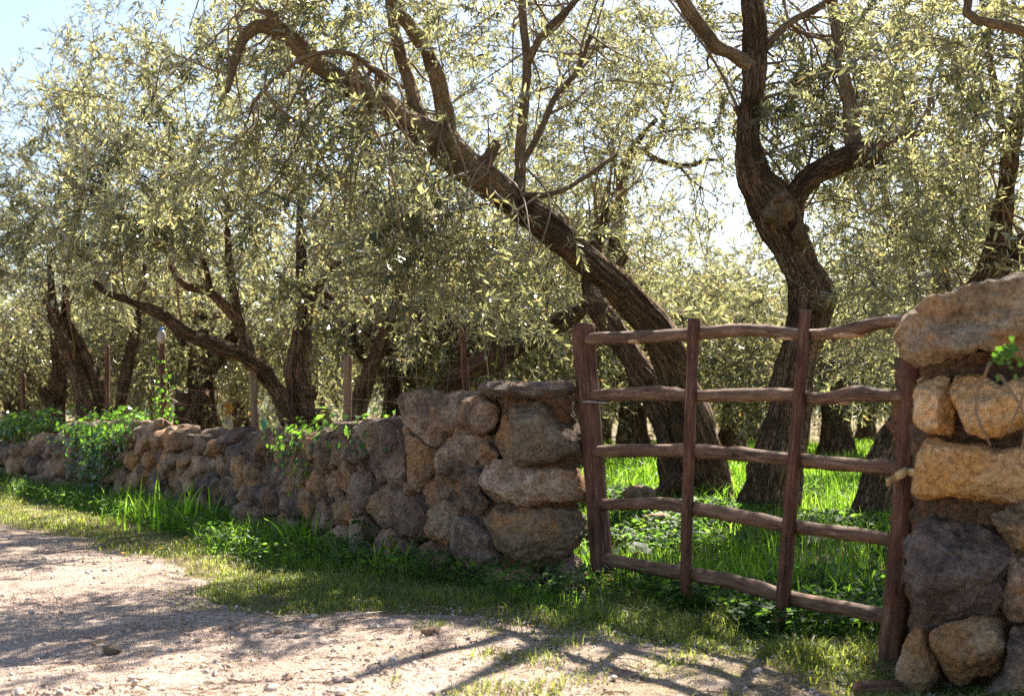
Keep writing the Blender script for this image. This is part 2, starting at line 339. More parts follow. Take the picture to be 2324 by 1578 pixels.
def side_of_edge(x, y):   # distance in from the road edge along (-0.6,-0.8); >0 on the road
    ex = np.asarray(x)[..., None]; ey = np.asarray(y)[..., None]
    # parallel coordinate across the translation direction
    k = E2[:, 0] * 0.8 - E2[:, 1] * 0.6; a = -(E2[:, 0] * 0.6 + E2[:, 1] * 0.8)
    o = np.argsort(k); kk = np.asarray(x) * 0.8 - np.asarray(y) * 0.6
    return -(np.asarray(x) * 0.6 + np.asarray(y) * 0.8) - np.interp(kk, k[o], a[o])
GZ = GZ - 0.07 * sstep(.12, .5, side_of_edge(GX, GY)) * (side_of_edge(GX, GY) < 6.3)      # the road bed lies in a shallow bed
V = np.stack([GX.ravel(), GY.ravel(), GZ.ravel()], 1)
ii = np.arange((ny - 1) * (nx - 1)); r_, c_ = ii // (nx - 1), ii % (nx - 1); q0 = r_ * nx + c_
g = link('ground', np_mesh('ground', V, [np.stack([q0, q0 + 1, q0 + nx + 1, q0 + nx], 1)]), M_SOIL, kind='structure')
nb = 46; B = np.concatenate([[0], np.geomspace(0.05, 6.8, nb - 1)])
RX = E2[:, None, 0] - 0.6 * B[None]; RY = E2[:, None, 1] - 0.8 * B[None]
RZ = gz(RX, RY) + 0.004 + 0.012 * sstep(0, 0.35, B)[None] + 0.010 * fbm(np.stack([RX * 4, RY * 4, RX * 0 + 5], -1), 3) * sstep(0, 0.4, B)[None] - 0.022 * (np.exp(-((B - 1.5) / .25) ** 2) + np.exp(-((B - 3.1) / .28) ** 2))[None]
V = np.stack([RX.ravel(), RY.ravel(), RZ.ravel()], 1); na = len(E2)
ii = np.arange((na - 1) * (nb - 1)); r_, c_ = ii // (nb - 1), ii % (nb - 1); q0 = r_ * nb + c_
road = link('gravel_road', np_mesh('gravel_road', V, [np.stack([q0, q0 + 1, q0 + nb + 1, q0 + nb], 1)]), M_GRAVEL, kind='structure')
def road_z(x, y):
    b_ = np.maximum(side_of_edge(np.asarray(x), np.asarray(y)), 0); return gz(x, y) + 0.016 - 0.022 * (np.exp(-((b_ - 1.5) / .25) ** 2) + np.exp(-((b_ - 3.1) / .28) ** 2))

# distant wooded hills
hx = np.linspace(-900, 900, 120); hy = np.linspace(260, 900, 40); HX, HY = np.meshgrid(hx, hy)
HZ = -6 + 70 * np.exp(-((HY - 620) / 200) ** 2) * (0.55 + 0.35 * fbm(np.stack([HX * 0.004, HY * 0.004, HX * 0], -1), 4))
V = np.stack([HX.ravel(), HY.ravel(), HZ.ravel()], 1); ii = np.arange(39 * 119); r_, c_ = ii // 119, ii % 119; q0 = r_ * 120 + c_
link('hills', np_mesh('hills', V, [np.stack([q0, q0 + 1, q0 + 121, q0 + 120], 1)]), M_HILL, kind='structure')

# ------------------------------------------------------------------ rocks
_ico = {}
def ico(n):
    if n not in _ico:
        import bmesh
        bm = bmesh.new(); bmesh.ops.create_icosphere(bm, subdivisions=n, radius=1.0)
        v = np.array([p.co[:] for p in bm.verts]); f = np.array([[p.index for p in q.verts] for q in bm.faces]); bm.free()
        _ico[n] = (v, f)
    return _ico[n]
def rock_verts(radial, thick, sub, seed, rough=0.10, facets=7, power=2.8, hlo=0.72, hhi=1.0):
    """rock in local axes (x along face, y outward, z up); radial(theta)->radius in the face plane"""
    rg = np.random.default_rng(seed); d, f = ico(sub)
    th = np.arctan2(d[:, 2], d[:, 0]); m = np.hypot(d[:, 0], d[:, 2]); c = d[:, 1]
    k = (m ** power + np.abs(c) ** power) ** (-1 / power); m = m * k; c = c * k
    r = radial(th)
    P = np.stack([np.cos(th) * r * m, c * thick, np.sin(th) * r * m], 1)
    S = np.array([np.abs(P[:, 0]).max(), thick, np.abs(P[:, 2]).max()]); Sm = r.mean() * .67 + thick * .33
    for q in range(facets):      # broken flat faces
        n = unit(rg.normal(size=3) * np.array([1, 1.3, 1])); n[1] = abs(n[1]); n = unit(n); h = rg.uniform(hlo, hhi)
        Q = P / S; e = np.maximum(0, Q @ n - h); P = P - (e[:, None] * n) * S * 0.88
    off = rg.uniform(0, 60, 3); nn = unit(P / S)
    sc = 1.0 / max(Sm, 0.05)
    disp = fbm(P * sc * 1.5 + off, 3) * rough + (np.abs(fbm(P * sc * 4.0 + off * 2, 3)) - 0.4) * rough * 0.8 - np.maximum(0, fbm(P * sc * 6 + off * 3, 2) - .45) * rough * 0.9
    led = fbm(P * sc * np.array([1.2, 1.2, 2.0]) + off * 1.7, 3) * 3.2; led = (np.floor(led) + sstep(.55, 1.0, led - np.floor(led))) / 3.2      # broken ledges
    disp = disp + led * rough * .75
    P = P + nn * (disp * Sm)[:, None]
    return P, f
def poly_radial(pts, smooth=2):
    pts = np.asarray(pts, float); n = 96; th = np.linspace(-pi, pi, n, endpoint=False); dx, dy = np.cos(th), np.sin(th)
    A = pts; Bp = np.roll(pts, -1, 0); r = np.full(n, 1e-3)
    for a, b in zip(A, Bp):
        e = b - a; den = dx * e[1] - dy * e[0]
        with np.errstate(divide='ignore', invalid='ignore'):
            t = (a[0] * e[1] - a[1] * e[0]) / den; s = (a[0] * dy - a[1] * dx) / den
        ok = (np.abs(den) > 1e-9) & (t > 0) & (s >= -1e-6) & (s <= 1 + 1e-6); r = np.where(ok, np.maximum(r, t), r)
    for _ in range(smooth): r = 0.25 * np.roll(r, 1) + 0.5 * r + 0.25 * np.roll(r, -1)
    T = np.concatenate([th, [pi]]); R = np.concatenate([r, [r[0]]])
    return lambda q: np.interp(q, T, R)
def place_rock(name, P, f, centre, e1, n, mat, root, label=None):
    """local -> world axes"""
    e1 = np.asarray(e1, float); n = np.asarray(n, float); e3 = np.cross(e1, n) * -1
    e3 = e3 if e3[2] > 0 else -e3
    Wd = P[:, :1] * e1 + P[:, 1:2] * n + P[:, 2:] * e3
    if np.dot(np.cross(e1, n), e3) < 0: f = f[:, ::-1]
    o = part(name, Wd + centre, [f], mat, root, origin=centre, smooth=False)
    if label: o['label'] = label
    return o
def rock_px(name, poly, dfun, thick, mat, root, seed, sub=4, rough=0.07, facets=6, n=(-0.15, -0.99, 0), label=None, back=0.5, power=3.0):
    """rock whose outline is measured on the photograph at its real distance"""
    n = unit(np.array(n, float)); e1 = np.array([-n[1], n[0], 0.0]); e1 = e1 if e1[0] > 0 else -e1
    W3 = np.array([at(u, v, dfun(u)) for u, v in poly]); c = W3.mean(0)
    loc = np.stack([(W3 - c) @ e1 / 1.0, (W3 - c)[:, 2]], 1)
    cu = np.array(poly).mean(0); sc = dfun(cu[0]) / F
    loc = np.stack([(np.array(poly)[:, 0] - cu[0]) * sc, -(np.array(poly)[:, 1] - cu[1]) * sc], 1)
    P, f = rock_verts(poly_radial(loc * 1.03, 1), thick, sub, seed, rough, facets, power, 0.80, 1.10)
    return place_rock(name, P, f, c - n * thick * back, e1, n, mat, root, label)

# ---- wall: cells of a loose voronoi, one rock each
WPATH = catmull([(-0.14, 8.18), (-0.45, 8.42), (-0.84, 8.82), (-1.42, 9.78), (-2.05, 11.05), (-4.2, 14.4), (-6.5, 17.5), (-9.2, 20.8)], 14)
WS = np.concatenate([[0], np.cumsum(np.linalg.norm(np.diff(WPATH, axis=0), axis=1))])
def wpos(s): return np.array([np.interp(s, WS, WPATH[:, 0]), np.interp(s, WS, WPATH[:, 1])])
def wtan(s): return unit(wpos(s + 0.15) - wpos(s - 0.15))
TOPV = np.array([(-200, 1010), (30, 1003), (100, 985), (170, 958), (250, 960), (310, 958), (400, 975), (500, 985), (600, 983), (640, 968), (700, 962), (760, 955), (800, 962), (880, 948), (940, 935), (1000, 905), (1060, 885), (1100, 872), (1300, 872)], float)
def wtop(s):
    p = wpos(s); u = CU + p[0] / p[1] * F; v = np.interp(u, TOPV[:, 0], TOPV[:, 1]); return EYE + (HV - v) / F * (p[1] + 0.15)
L = WS[-1]; rows = []; z = 0.02; seeds = []
k = 0
s_list = []
while z < 1.3:
    h = 0.20 + 0.05 * random.random()
    s = -0.1 + random.random() * 0.2
    while s < L:
        w = (0.19 + 0.20 * random.random()) * (1.30 - 0.3 * min(1, max(0, s) / 5) + 0.012 * s)
        s_list.append((s + w / 2 + random.uniform(-.04, .04), z + h / 2 + random.uniform(-.055, .055))); s += w
    z += h
PT = np.array(s_list); SH = 0.38
tops = np.array([wtop(max(0, a)) for a, b in PT]); PT = PT[(PT[:, 1] < tops - 0.045) & (RNG.random(len(PT)) > .13)]
def clip(poly, a, b, c):   # keep a*x+b*y<=c
    out = []
    for i in range(len(poly)):
        p, q = poly[i], poly[(i + 1) % len(poly)]; dp = a * p[0] + b * p[1] - c; dq = a * q[0] + b * q[1] - c
        if dp <= 0: out.append(p)
        if (dp < 0) != (dq < 0) and dp != dq: t = dp / (dp - dq); out.append((p[0] + t * (q[0] - p[0]), p[1] + t * (q[1] - p[1])))
    return out
wall = thing('stone_wall', 'long dry stone wall of rough grey brown boulders, running left from the gate', 'wall', (float(wpos(6)[0]), float(wpos(6)[1]), 0))
n_st = 0
for i, p in enumerate(PT):
    dd = np.hypot(*(PT - p).T); nbr = np.argsort(dd)[1:16]
    poly = [(p[0] - .34, p[1] - .26), (p[0] + .34, p[1] - .26), (p[0] + .34, p[1] + .26), (p[0] - .34, p[1] + .26)]
    for j in nbr:
        q = PT[j]; mx, my = (p + q) / 2; a, b = q - p; poly = clip(poly, a, b, a * mx + b * my)
        if len(poly) < 3: break
    if len(poly) < 3: continue
    tp = wtop(max(0, p[0])); poly = clip(poly, 0, 1, tp + random.uniform(-.05, .07)); poly = clip(poly, 0, -1, 0.06)
    if len(poly) < 3: continue
    poly = np.array(poly); c2 = poly.mean(0); s = c2[0] - 0.0 * c2[1]
    sh = SH * sstep(1.0, 4.0, s)
    loc = (poly - c2); loc[:, 0] = loc[:, 0] * 1.0
    loc = np.stack([-(loc[:, 0] - sh * loc[:, 1]), loc[:, 1]], 1) * 1.0     # +x is towards the gate
    th = RNG.uniform(0.12, 0.17); is_top = c2[1] > tp - 0.22
    sub = 4 if s < 4.5 else 3
    P, f = rock_verts(poly_radial(loc, 1), th if not is_top else 0.20, sub, 100 + i, 0.12, 12, 4.0)
    ps = wpos(max(0.02, s - sh * (c2[1] - 0.5))) if True else wpos(s); ta = wtan(max(0.1, s)); n = np.array([-abs(ta[1]), -abs(ta[0]), 0.0]); n = unit(n); e1 = np.array([-ta[0], -ta[1], 0.0])
    cen = np.array([ps[0], ps[1], c2[1]]) - n * (0.10 + RNG.uniform(-.06, .045) + (0.05 if is_top else 0) - 0.05 * (1 - c2[1]))
    q_ = RNG.random(); mt = M_ROCK if q_ < 0.66 else (M_ROCK_DARK if q_ < .9 else M_ROCK_WARM)
    place_rock('stone', P, f, cen, e1, n, mt, wall); n_st += 1
for k in range(52):
    s = RNG.uniform(.3, 11); tp = wtop(s); z = RNG.uniform(.12, tp - .1); r = RNG.uniform(.035, .07); P, f = rock_verts(lambda q: np.full_like(q, r), r * .9, 2, 1900 + k, .16, 7, 3.0)
    ps = wpos(s); ta = wtan(s); n = unit(np.array([-abs(ta[1]), -abs(ta[0]), 0.0])); place_rock('stone', P, f, np.array([ps[0], ps[1], z]) + n * RNG.uniform(-.06, .0), np.array([-ta[0], -ta[1], 0.0]), n, M_ROCK, wall); n_st += 1
print('wall stones', n_st)
# wall core
ss = np.linspace(-0.05, L, 150); prof = []
for s in ss:
    p = wpos(max(0, s)); ta = wtan(max(0.1, s)); n = unit(np.array([-abs(ta[1]), -abs(ta[0])])); t = wtop(max(0, s)) - 0.10
    for (o, z) in ((-0.19, -0.1), (-0.19, 0.3 * t), (-0.20, 0.7 * t), (-0.21, t), (-0.5, t), (-0.55, -0.1)):
        q = p + n * o; prof.append((q[0], q[1], z))
V = np.array(prof); V += 0.02 * np.stack([fbm(V * 7, 2), fbm(V * 7 + 30, 2), 0 * V[:, 0]], 1)
ii = np.arange(149 * 5); r_, c_ = ii // 5, ii % 5; q0 = r_ * 6 + c_
part('rubble_core', V, [np.stack([q0, q0 + 1, q0 + 7, q0 + 6], 1), np.array([[0, 1, 2, 3, 4, 5][::-1]])], M_MORTAR, wall)

# ---- gate pillars
pl = thing('gate_pillar', 'shorter stone gate pillar with a flat slab cap, at the end of the long wall', 'pillar', (0.19, 7.95, 0))
dl = lambda u: 7.72 + (1345 - u) * 0.0004
LS = [('cap_slab', [(1100, 868), (1150, 863), (1230, 865), (1312, 861), (1319, 880), (1318, 900), (1250, 902), (1190, 906), (1150, 899), (1097, 887)], 0.33, M_ROCK, 0.05),
      ('stone', [(1145, 918), (1200, 910), (1260, 908), (1305, 922), (1325, 960), (1335, 1000), (1329, 1042), (1290, 1049), (1250, 1052), (1190, 1062), (1150, 1047), (1137, 1010), (1146, 960)], 0.33, M_ROCK_WARM, 0.06),
      ('stone', [(1138, 1046), (1190, 1060), (1260, 1053), (1318, 1043), (1331, 1080), (1351, 1120), (1341, 1142), (1295, 1154), (1200, 1150), (1130, 1142), (1100, 1120), (1094, 1093), (1108, 1063)], 0.35, M_ROCK, 0.08),
      ('stone', [(1130, 1150), (1200, 1148), (1290, 1153), (1326, 1163), (1342, 1200), (1327, 1240), (1290, 1276), (1230, 1296), (1180, 1282), (1140, 1242), (1115, 1195)], 0.35, M_ROCK_WARM, 0.07),
      ('footing_stone', [(1106, 1300), (1200, 1290), (1238, 1308), (1232, 1350), (1150, 1356), (1108, 1340)], 0.22, M_ROCK_WARM, 0.10),
      ('footing_stone', [(1240, 1290), (1320, 1270), (1345, 1300), (1335, 1345), (1250, 1350)], 0.25, M_ROCK, 0.10),
      ('stone', [(1060, 900), (1105, 896), (1145, 915), (1140, 960), (1120, 1000), (1080, 985), (1050, 950)], 0.28, M_ROCK, 0.10),
      ('stone', [(1085, 985), (1130, 990), (1142, 1040), (1105, 1062), (1080, 1040)], 0.25, M_ROCK, 0.10),
      ('stone', [(1060, 1065), (1098, 1066), (1094, 1110), (1120, 1150), (1112, 1185), (1065, 1160), (1048, 1110)], 0.27, M_ROCK, 0.12),
      ('stone', [(1040, 1180), (1110, 1188), (1140, 1245), (1170, 1285), (1120, 1310), (1050, 1300), (1025, 1240)], 0.3, M_ROCK, 0.10)]
for k, (nm, poly, th, mt, ro) in enumerate(LS):
    far = 0.16 if k >= 6 else 0.0
    rock_px(nm, poly, (lambda u, far=far: dl(u) + far), th, mt, pl, 500 + k, 5 if k < 4 else 4, ro, 8, n=(0.10, -0.995, 0), back=1.0, power=4.0 if k < 4 else 3.0)
def block(u0, u1, v0, v1, d, depth, nx=30, nz=90, amp=0.03):
    """rough upright block (mortar core), its front at distance d"""
    a = at(u0, v1, d); b = at(u1, v0, d); out = []; ring = []
    per = [(0, 0), (1, 0), (1, 1), (0, 1)]
    pts = []
    for q in range(4):
        p0, p1 = np.array(per[q], float), np.array(per[(q + 1) % 4], float)
        for t in np.linspace(0, 1, nx, endpoint=False): pts.append(p0 + (p1 - p0) * t)
    pts = np.array(pts); n = len(pts); V = []
    for z in np.linspace(min(a[2], 0) - 0.05, b[2], nz):
        V.append(np.stack([a[0] + (b[0] - a[0]) * pts[:, 0], d + depth * pts[:, 1], np.full(n, z)], 1))
    V = np.vstack(V); V[:, :2] += amp * np.stack([fbm(V * 9, 3) + .6 * fbm(V * 30, 3), fbm(V * 9 + 40, 3) + .6 * fbm(V * 30 + 9, 3)], 1)
    ii = np.arange((nz - 1) * n); r_, c_ = ii // n, ii % n; c2 = (c_ + 1) % n
    return V, [np.stack([r_ * n + c_, r_ * n + c2, (r_ + 1) * n + c2, (r_ + 1) * n + c_], 1), np.arange((nz - 1) * n, nz * n)[None]]
V, f = block(1150, 1300, 895, 1350, 7.93, 0.42); part('mortar', V, f, M_MORTAR, pl, smooth=False)

pr = thing('gate_pillar', 'tall stone gate pillar of big orange stones with a boulder on top, at the right edge', 'pillar', (2.05, 4.95, 0))
dr = lambda u: 5.12 - (u - 2040) * 0.0011
RS = [('cap_stone', [(2030, 751), (2053, 702), (2096, 665), (2146, 646), (2228, 627), (2278, 629), (2400, 640), (2450, 700), (2440, 790), (2380, 812), (2291, 812), (2228, 798), (2179, 815), (2112, 818), (2056, 800), (2044, 775)], 0.38, M_ROCK_WARM, 0.10),
      ('stone', [(2074, 842), (2096, 849), (2148, 857), (2157, 894), (2181, 960), (2174, 975), (2129, 985), (2096, 978), (2070, 960), (2075, 910), (2073, 870)], 0.28, M_ROCK_OCHRE, 0.08),
      ('stone', [(2167, 851), (2222, 837), (2250, 858), (2268, 872), (2330, 850), (2400, 870), (2400, 980), (2294, 995), (2255, 1002), (2228, 1008), (2195, 988), (2180, 943), (2164, 887)], 0.30, M_ROCK_OCHRE, 0.08),
      ('stone', [(2101, 1002), (2129, 1002), (2149, 1012), (2222, 1008), (2257, 1024), (2320, 1020), (2400, 1040), (2400, 1160), (2278, 1149), (2218, 1143), (2138, 1148), (2100, 1148), (2073, 1127), (2070, 1095), (2082, 1050)], 0.31, M_ROCK_OCHRE, 0.06),
      ('stone', [(2052, 1255), (2073, 1230), (2092, 1200), (2123, 1164), (2170, 1174), (2227, 1196), (2280, 1225), (2296, 1274), (2280, 1352), (2246, 1388), (2195, 1404), (2138, 1432), (2113, 1441), (2063, 1419), (2048, 1379), (2044, 1319), (2058, 1287)], 0.33, M_ROCK_DARK, 0.08),
      ('stone', [(2078, 1433), (2107, 1444), (2112, 1474), (2128, 1534), (2132, 1600), (2110, 1640), (2010, 1640), (2020, 1590), (2040, 1528), (2048, 1480)], 0.28, M_ROCK_WARM, 0.08),
      ('stone', [(2110, 1452), (2170, 1424), (2202, 1409), (2234, 1405), (2267, 1424), (2288, 1474), (2270, 1549), (2202, 1580), (2154, 1560), (2128, 1534)], 0.30, M_ROCK_WARM, 0.07),
      ('stone', [(2292, 1275), (2340, 1262), (2420, 1280), (2420, 1430), (2300, 1436), (2275, 1390), (2284, 1340)], 0.30, M_ROCK, 0.09),
      ('stone', [(2294, 1442), (2340, 1436), (2420, 1440), (2420, 1600), (2250, 1640), (2230, 1600), (2278, 1547)], 0.30, M_ROCK, 0.09),
      ('stone', [(2246, 1185), (2323, 1160), (2410, 1170), (2410, 1265), (2300, 1268), (2284, 1222)], 0.29, M_ROCK_WARM, 0.10),
      ('stone', [(2130, 1565), (2202, 1585), (2260, 1570), (2240, 1650), (2130, 1660)], 0.28, M_ROCK, 0.1)]
for k, (nm, poly, th, mt, ro) in enumerate(RS):
    rock_px(nm, poly, dr, th, mt, pr, 600 + k, 5, ro * 1.25, 12, n=(-0.38, -0.925, 0), back=0.95 if k else 0.8, power=4.2)
V, f = block(2110, 2420, 800, 1600, 5.22, 0.5); V[:, 1] -= (V[:, 0] - 1.7) * 0.42; part('mortar', V, f, M_MORTAR, pr, smooth=False)
# right wall start beyond the frame belongs to the same pillar mass; nothing more is seen of it

# ------------------------------------------------------------------ tubes (wood, bark)
def tube(pts, rad, nr=12, step=0.06, wob=0.06, seed=0, flute=0.0, cap=True, ell=1.0, per=6, ridge=0.0):
    pts = np.asarray(pts, float); R = np.asarray(rad, float)
    C = catmull(np.hstack([pts, R[:, None]]), per); Ls = np.concatenate([[0], np.cumsum(np.linalg.norm(np.diff(C[:, :3], axis=0), axis=1))])
    n = max(4, int(Ls[-1] / step)); t = np.linspace(0, Ls[-1], n); C = np.stack([np.interp(t, Ls, C[:, k]) for k in range(4)], 1)
    P, r = C[:, :3], np.maximum(C[:, 3], 1e-4); T = unit(np.gradient(P, axis=0)); a = np.array([0, 1.0, 0]) if abs(T[0][1]) < 0.9 else np.array([1.0, 0, 0])
    U = np.zeros_like(P); u = unit(np.cross(T[0], a))
    for i in range(n): u = unit(u - T[i] * np.dot(u, T[i])); U[i] = u
    Wv = np.cross(T, U); th = np.linspace(0, 2 * pi, nr, endpoint=False)
    dirs = U[:, None] * np.cos(th)[None, :, None] + Wv[:, None] * np.sin(th)[None, :, None]
    base = P[:, None] + dirs * r[:, None, None]
    off = np.random.default_rng(seed).uniform(0, 50, 3); rr = np.repeat(r[:, None], nr, 1)
    sc = 1.0 / max(r.mean() * 2.0, 0.01)
    mod = 1 + wob * fbm(base * sc + off, 3)
    if flute: mod = mod + flute * np.cos(th * 5 + 2 * fbm(P[:, None] * 1.5 + off, 1))[...] * np.clip((rr / rr.mean()) - 0.7, 0, 1.2)
    if ridge: mod = mod + ridge * (np.abs(fbm(np.stack([np.cos(th)[None] * 3.2 + 0 * rr, np.sin(th)[None] * 3.2 + 0 * rr, t[:, None] * 1.1 + 0 * rr], -1) + off, 3)) - 0.3)
    V = (P[:, None] + dirs * (rr * mod)[..., None]).reshape(-1, 3)
    uv = np.stack([np.broadcast_to(th[None] * r.mean(), (n, nr)), np.broadcast_to(t[:, None], (n, nr))], -1).reshape(-1, 2)
    ii = np.arange((n - 1) * nr); a_, b_ = ii // nr, ii % nr; b2 = (b_ + 1) % nr
    faces = [np.stack([a_ * nr + b_, a_ * nr + b2, (a_ + 1) * nr + b2, (a_ + 1) * nr + b_], 1)]
    if cap:
        faces += [np.arange(nr)[::-1][None], np.arange((n - 1) * nr, n * nr)[None]]
    return V, faces, uv
def px_line(L, d=None):
    """[(u,v,d,r_px)] -> world points and radii"""
    return np.array([at(u, v, q) for u, v, q, r in L]), np.array([r / F * q for u, v, q, r in L])

# ------------------------------------------------------------------ gate
gA = np.array([0.46, 7.95]); gB = np.array([1.665, 5.6])
def gate_d(u, off=0.0):
    k = (u - CU) / F; D = gB - gA; t = (k * gA[1] - gA[0]) / (D[0] - k * D[1]); return gA[1] + t * D[1] + off
gate = thing('wooden_gate', 'rustic brown pole gate of five wavy rails and four uprights between the stone pillars', 'gate', (1.06, 6.8, 0))
def gpart(name, L, mat, off, seed, wob=0.10, nr=14, root=gate, ridge=0.10):
    pts = np.array([at(u, v, gate_d(u, off)) for u, v, r in L]); rad = np.array([r / F * gate_d(u, off) for u, v, r in L])
    V, f, uv = tube(pts, rad, nr, 0.035, wob, seed, ridge=ridge); return part(name, V, f, mat, root, uv)
def sub_patch(parent, u, v, w, h, off, seed):   # patch of bare wood where the bark came off
    d = gate_d(u, off); P, f = rock_verts(lambda q: np.full_like(q, 1.0) * (0.6 + 0.4 * np.abs(np.cos(q))), 0.35, 2, seed, 0.18, 2)
    P = P * np.array([w, h, h]) / F * d; return part('bare_patch', P + at(u, v, d), [f], M_BARE, parent)
st1 = gpart('stile', [(1323, 737, 26), (1330, 850, 26), (1341, 980, 25), (1352, 1110, 25), (1362, 1245, 25), (1368, 1300, 24)], M_POST, 0.0, 1, 0.05, 18)
st2 = gpart('stile', [(2076, 770, 24), (2066, 930, 25), (2052, 1108, 26), (2036, 1320, 27), (2018, 1518, 29)], M_POST, -0.02, 2, 0.05, 18)
up1 = gpart('upright', [(1574, 722, 14), (1568, 880, 13.5), (1563, 1040, 13.5), (1558, 1200, 13.5), (1556, 1348, 14)], M_POST, -0.085, 3, 0.08)
up2 = gpart('upright', [(1827, 703, 12.5), (1815, 860, 14), (1803, 1020, 15), (1790, 1190, 16), (1780, 1320, 17), (1772, 1420, 16)], M_POST, -0.085, 4, 0.08)
r1 = gpart('rail', [(1333, 770, 14), (1400, 766, 15), (1480, 764, 15), (1570, 758, 15.5), (1650, 750, 15.5), (1720, 749, 15), (1815, 759, 14), (1880, 757, 15), (1950, 744, 17), (2000, 732, 15), (2070, 725, 15)], M_RAIL, 0.0, 5)
r2 = gpart('rail', [(1340, 898, 14), (1420, 894, 15), (1500, 892, 17), (1570, 898, 14), (1660, 896, 15), (1740, 895, 15.5), (1810, 898, 15), (1870, 904, 14), (1940, 892, 18), (2000, 897, 15), (2068, 902, 15)], M_RAIL, 0.0, 6)
r3 = gpart('rail', [(1346, 1023, 14), (1430, 1021, 15), (1510, 1022, 15), (1560, 1022, 16), (1650, 1027, 16), (1680, 1029, 17), (1740, 1036, 15), (1800, 1042, 16), (1880, 1050, 16), (1960, 1056, 16), (2020, 1060, 18), (2062, 1066, 15)], M_RAIL, 0.0, 7)
r4 = gpart('rail', [(1350, 1145, 14), (1430, 1142, 14), (1500, 1142, 15), (1555, 1150, 15), (1640, 1163, 17), (1720, 1179, 16), (1790, 1193, 16), (1870, 1203, 16), (1950, 1213, 16), (2048, 1228, 16)], M_RAIL, 0.0, 8)
r5 = gpart('rail', [(1355, 1262, 14), (1450, 1283, 16), (1550, 1299, 16), (1640, 1314, 17), (1720, 1334, 18), (1780, 1353, 17), (1860, 1370, 18), (1930, 1382, 17), (2032, 1402, 17)], M_RAIL, 0.0, 9)
sub_patch(r1, 1785, 768, 26, 5, -0.07, 21); sub_patch(r1, 1925, 761, 42, 8, -0.075, 22); sub_patch(r1, 1440, 774, 17, 7, -0.075, 23); sub_patch(r2, 1915, 915, 12, 5, -0.075, 24)
bpt = np.array([at(1318, 911, 7.80), at(1350, 912, 7.74), at(1381, 914, 7.70)])
V, f, uv = tube(bpt, [0.008] * 3, 8, 0.02, 0.02, 3); tag(part('iron_bolt', V, f, M_IRON, None, uv), 'thin iron bolt bar sticking out beside the left gate stile', 'bolt')
# second post behind the right stile, and the rope tying the gate to it
pp = thing('gate_post', 'dark wooden post half hidden behind the right pillar and the rope', 'post', (1.86, 5.42, -0.03))
V, f, uv = tube([at(2108, 760, 5.6), at(2100, 1000, 5.6), at(2090, 1250, 5.6), at(2078, 1560, 5.6)], [0.06, 0.06, 0.062, 0.064], 16, 0.05, 0.05, 12, ridge=0.1); part('shaft', V, f, M_POST, pp, uv)
rope = thing('rope_tie', 'frayed straw coloured rope knotted round the right gate stile', 'rope', tuple(at(2045, 1072, 5.48)))
V, f, uv = tube([at(2030, 1084, 5.46), at(2046, 1074, 5.44), at(2060, 1069, 5.45), at(2080, 1070, 5.42)], [0.014, 0.022, 0.014, 0.016], 10, 0.01, 0.15, 4); part('knot', V, f, M_ROPE, rope, uv)
V, f, uv = tube([at(2050, 1062, 5.46), at(2066, 1075, 5.44), at(2085, 1078, 5.42)], [0.010] * 3, 8, 0.01, 0.1, 5); part('loop', V, f, M_ROPE, rope, uv)
for k in range(14):
    a = random.uniform(-7, 9); V, f, uv = tube([at(2040, 1077 + a * .3, 5.45), at(2026, 1084 + a * .7, 5.44), at(2013 + random.uniform(-3, 5), 1094 + a, 5.43 + random.uniform(-.02, .02))], [0.005, 0.005, 0.003], 5, 0.02, 0.05, k); part('strand', V, f, M_ROPE, rope, uv)

# ------------------------------------------------------------------ leaves
def leaf_block(B, Ldir, N, length, width, hi=False):
    """many lanceolate leaves: base points, directions, upper-side normals"""
    n = len(B); S = unit(np.cross(Ldir, N)); N = np.cross(S, Ldir); l = length[:, None]; w = width[:, None]
    if hi:
        V = np.stack([B, B + Ldir * l * .30 + S * w * .5 - N * l * .01, B + Ldir * l * .30 - S * w * .5 - N * l * .01, B + Ldir * l * .68 + S * w * .42 - N * l * .03, B + Ldir * l * .68 - S * w * .42 - N * l * .03, B + Ldir * l - N * l * .09], 1).reshape(-1, 3)
        i = np.arange(n)[:, None] * 6
        return V, [i + np.array([[0, 1, 2]]), i + np.array([[1, 3, 4, 2]]), i + np.array([[3, 5, 4]])]
    V = np.stack([B, B + Ldir * l * .45 + S * w * .5 + N * w * .12, B + Ldir * l - N * l * .07, B + Ldir * l * .45 - S * w * .5 + N * w * .12], 1).reshape(-1, 3)
    return V, [np.arange(n)[:, None] * 4 + np.array([[0, 1, 2, 3]])]
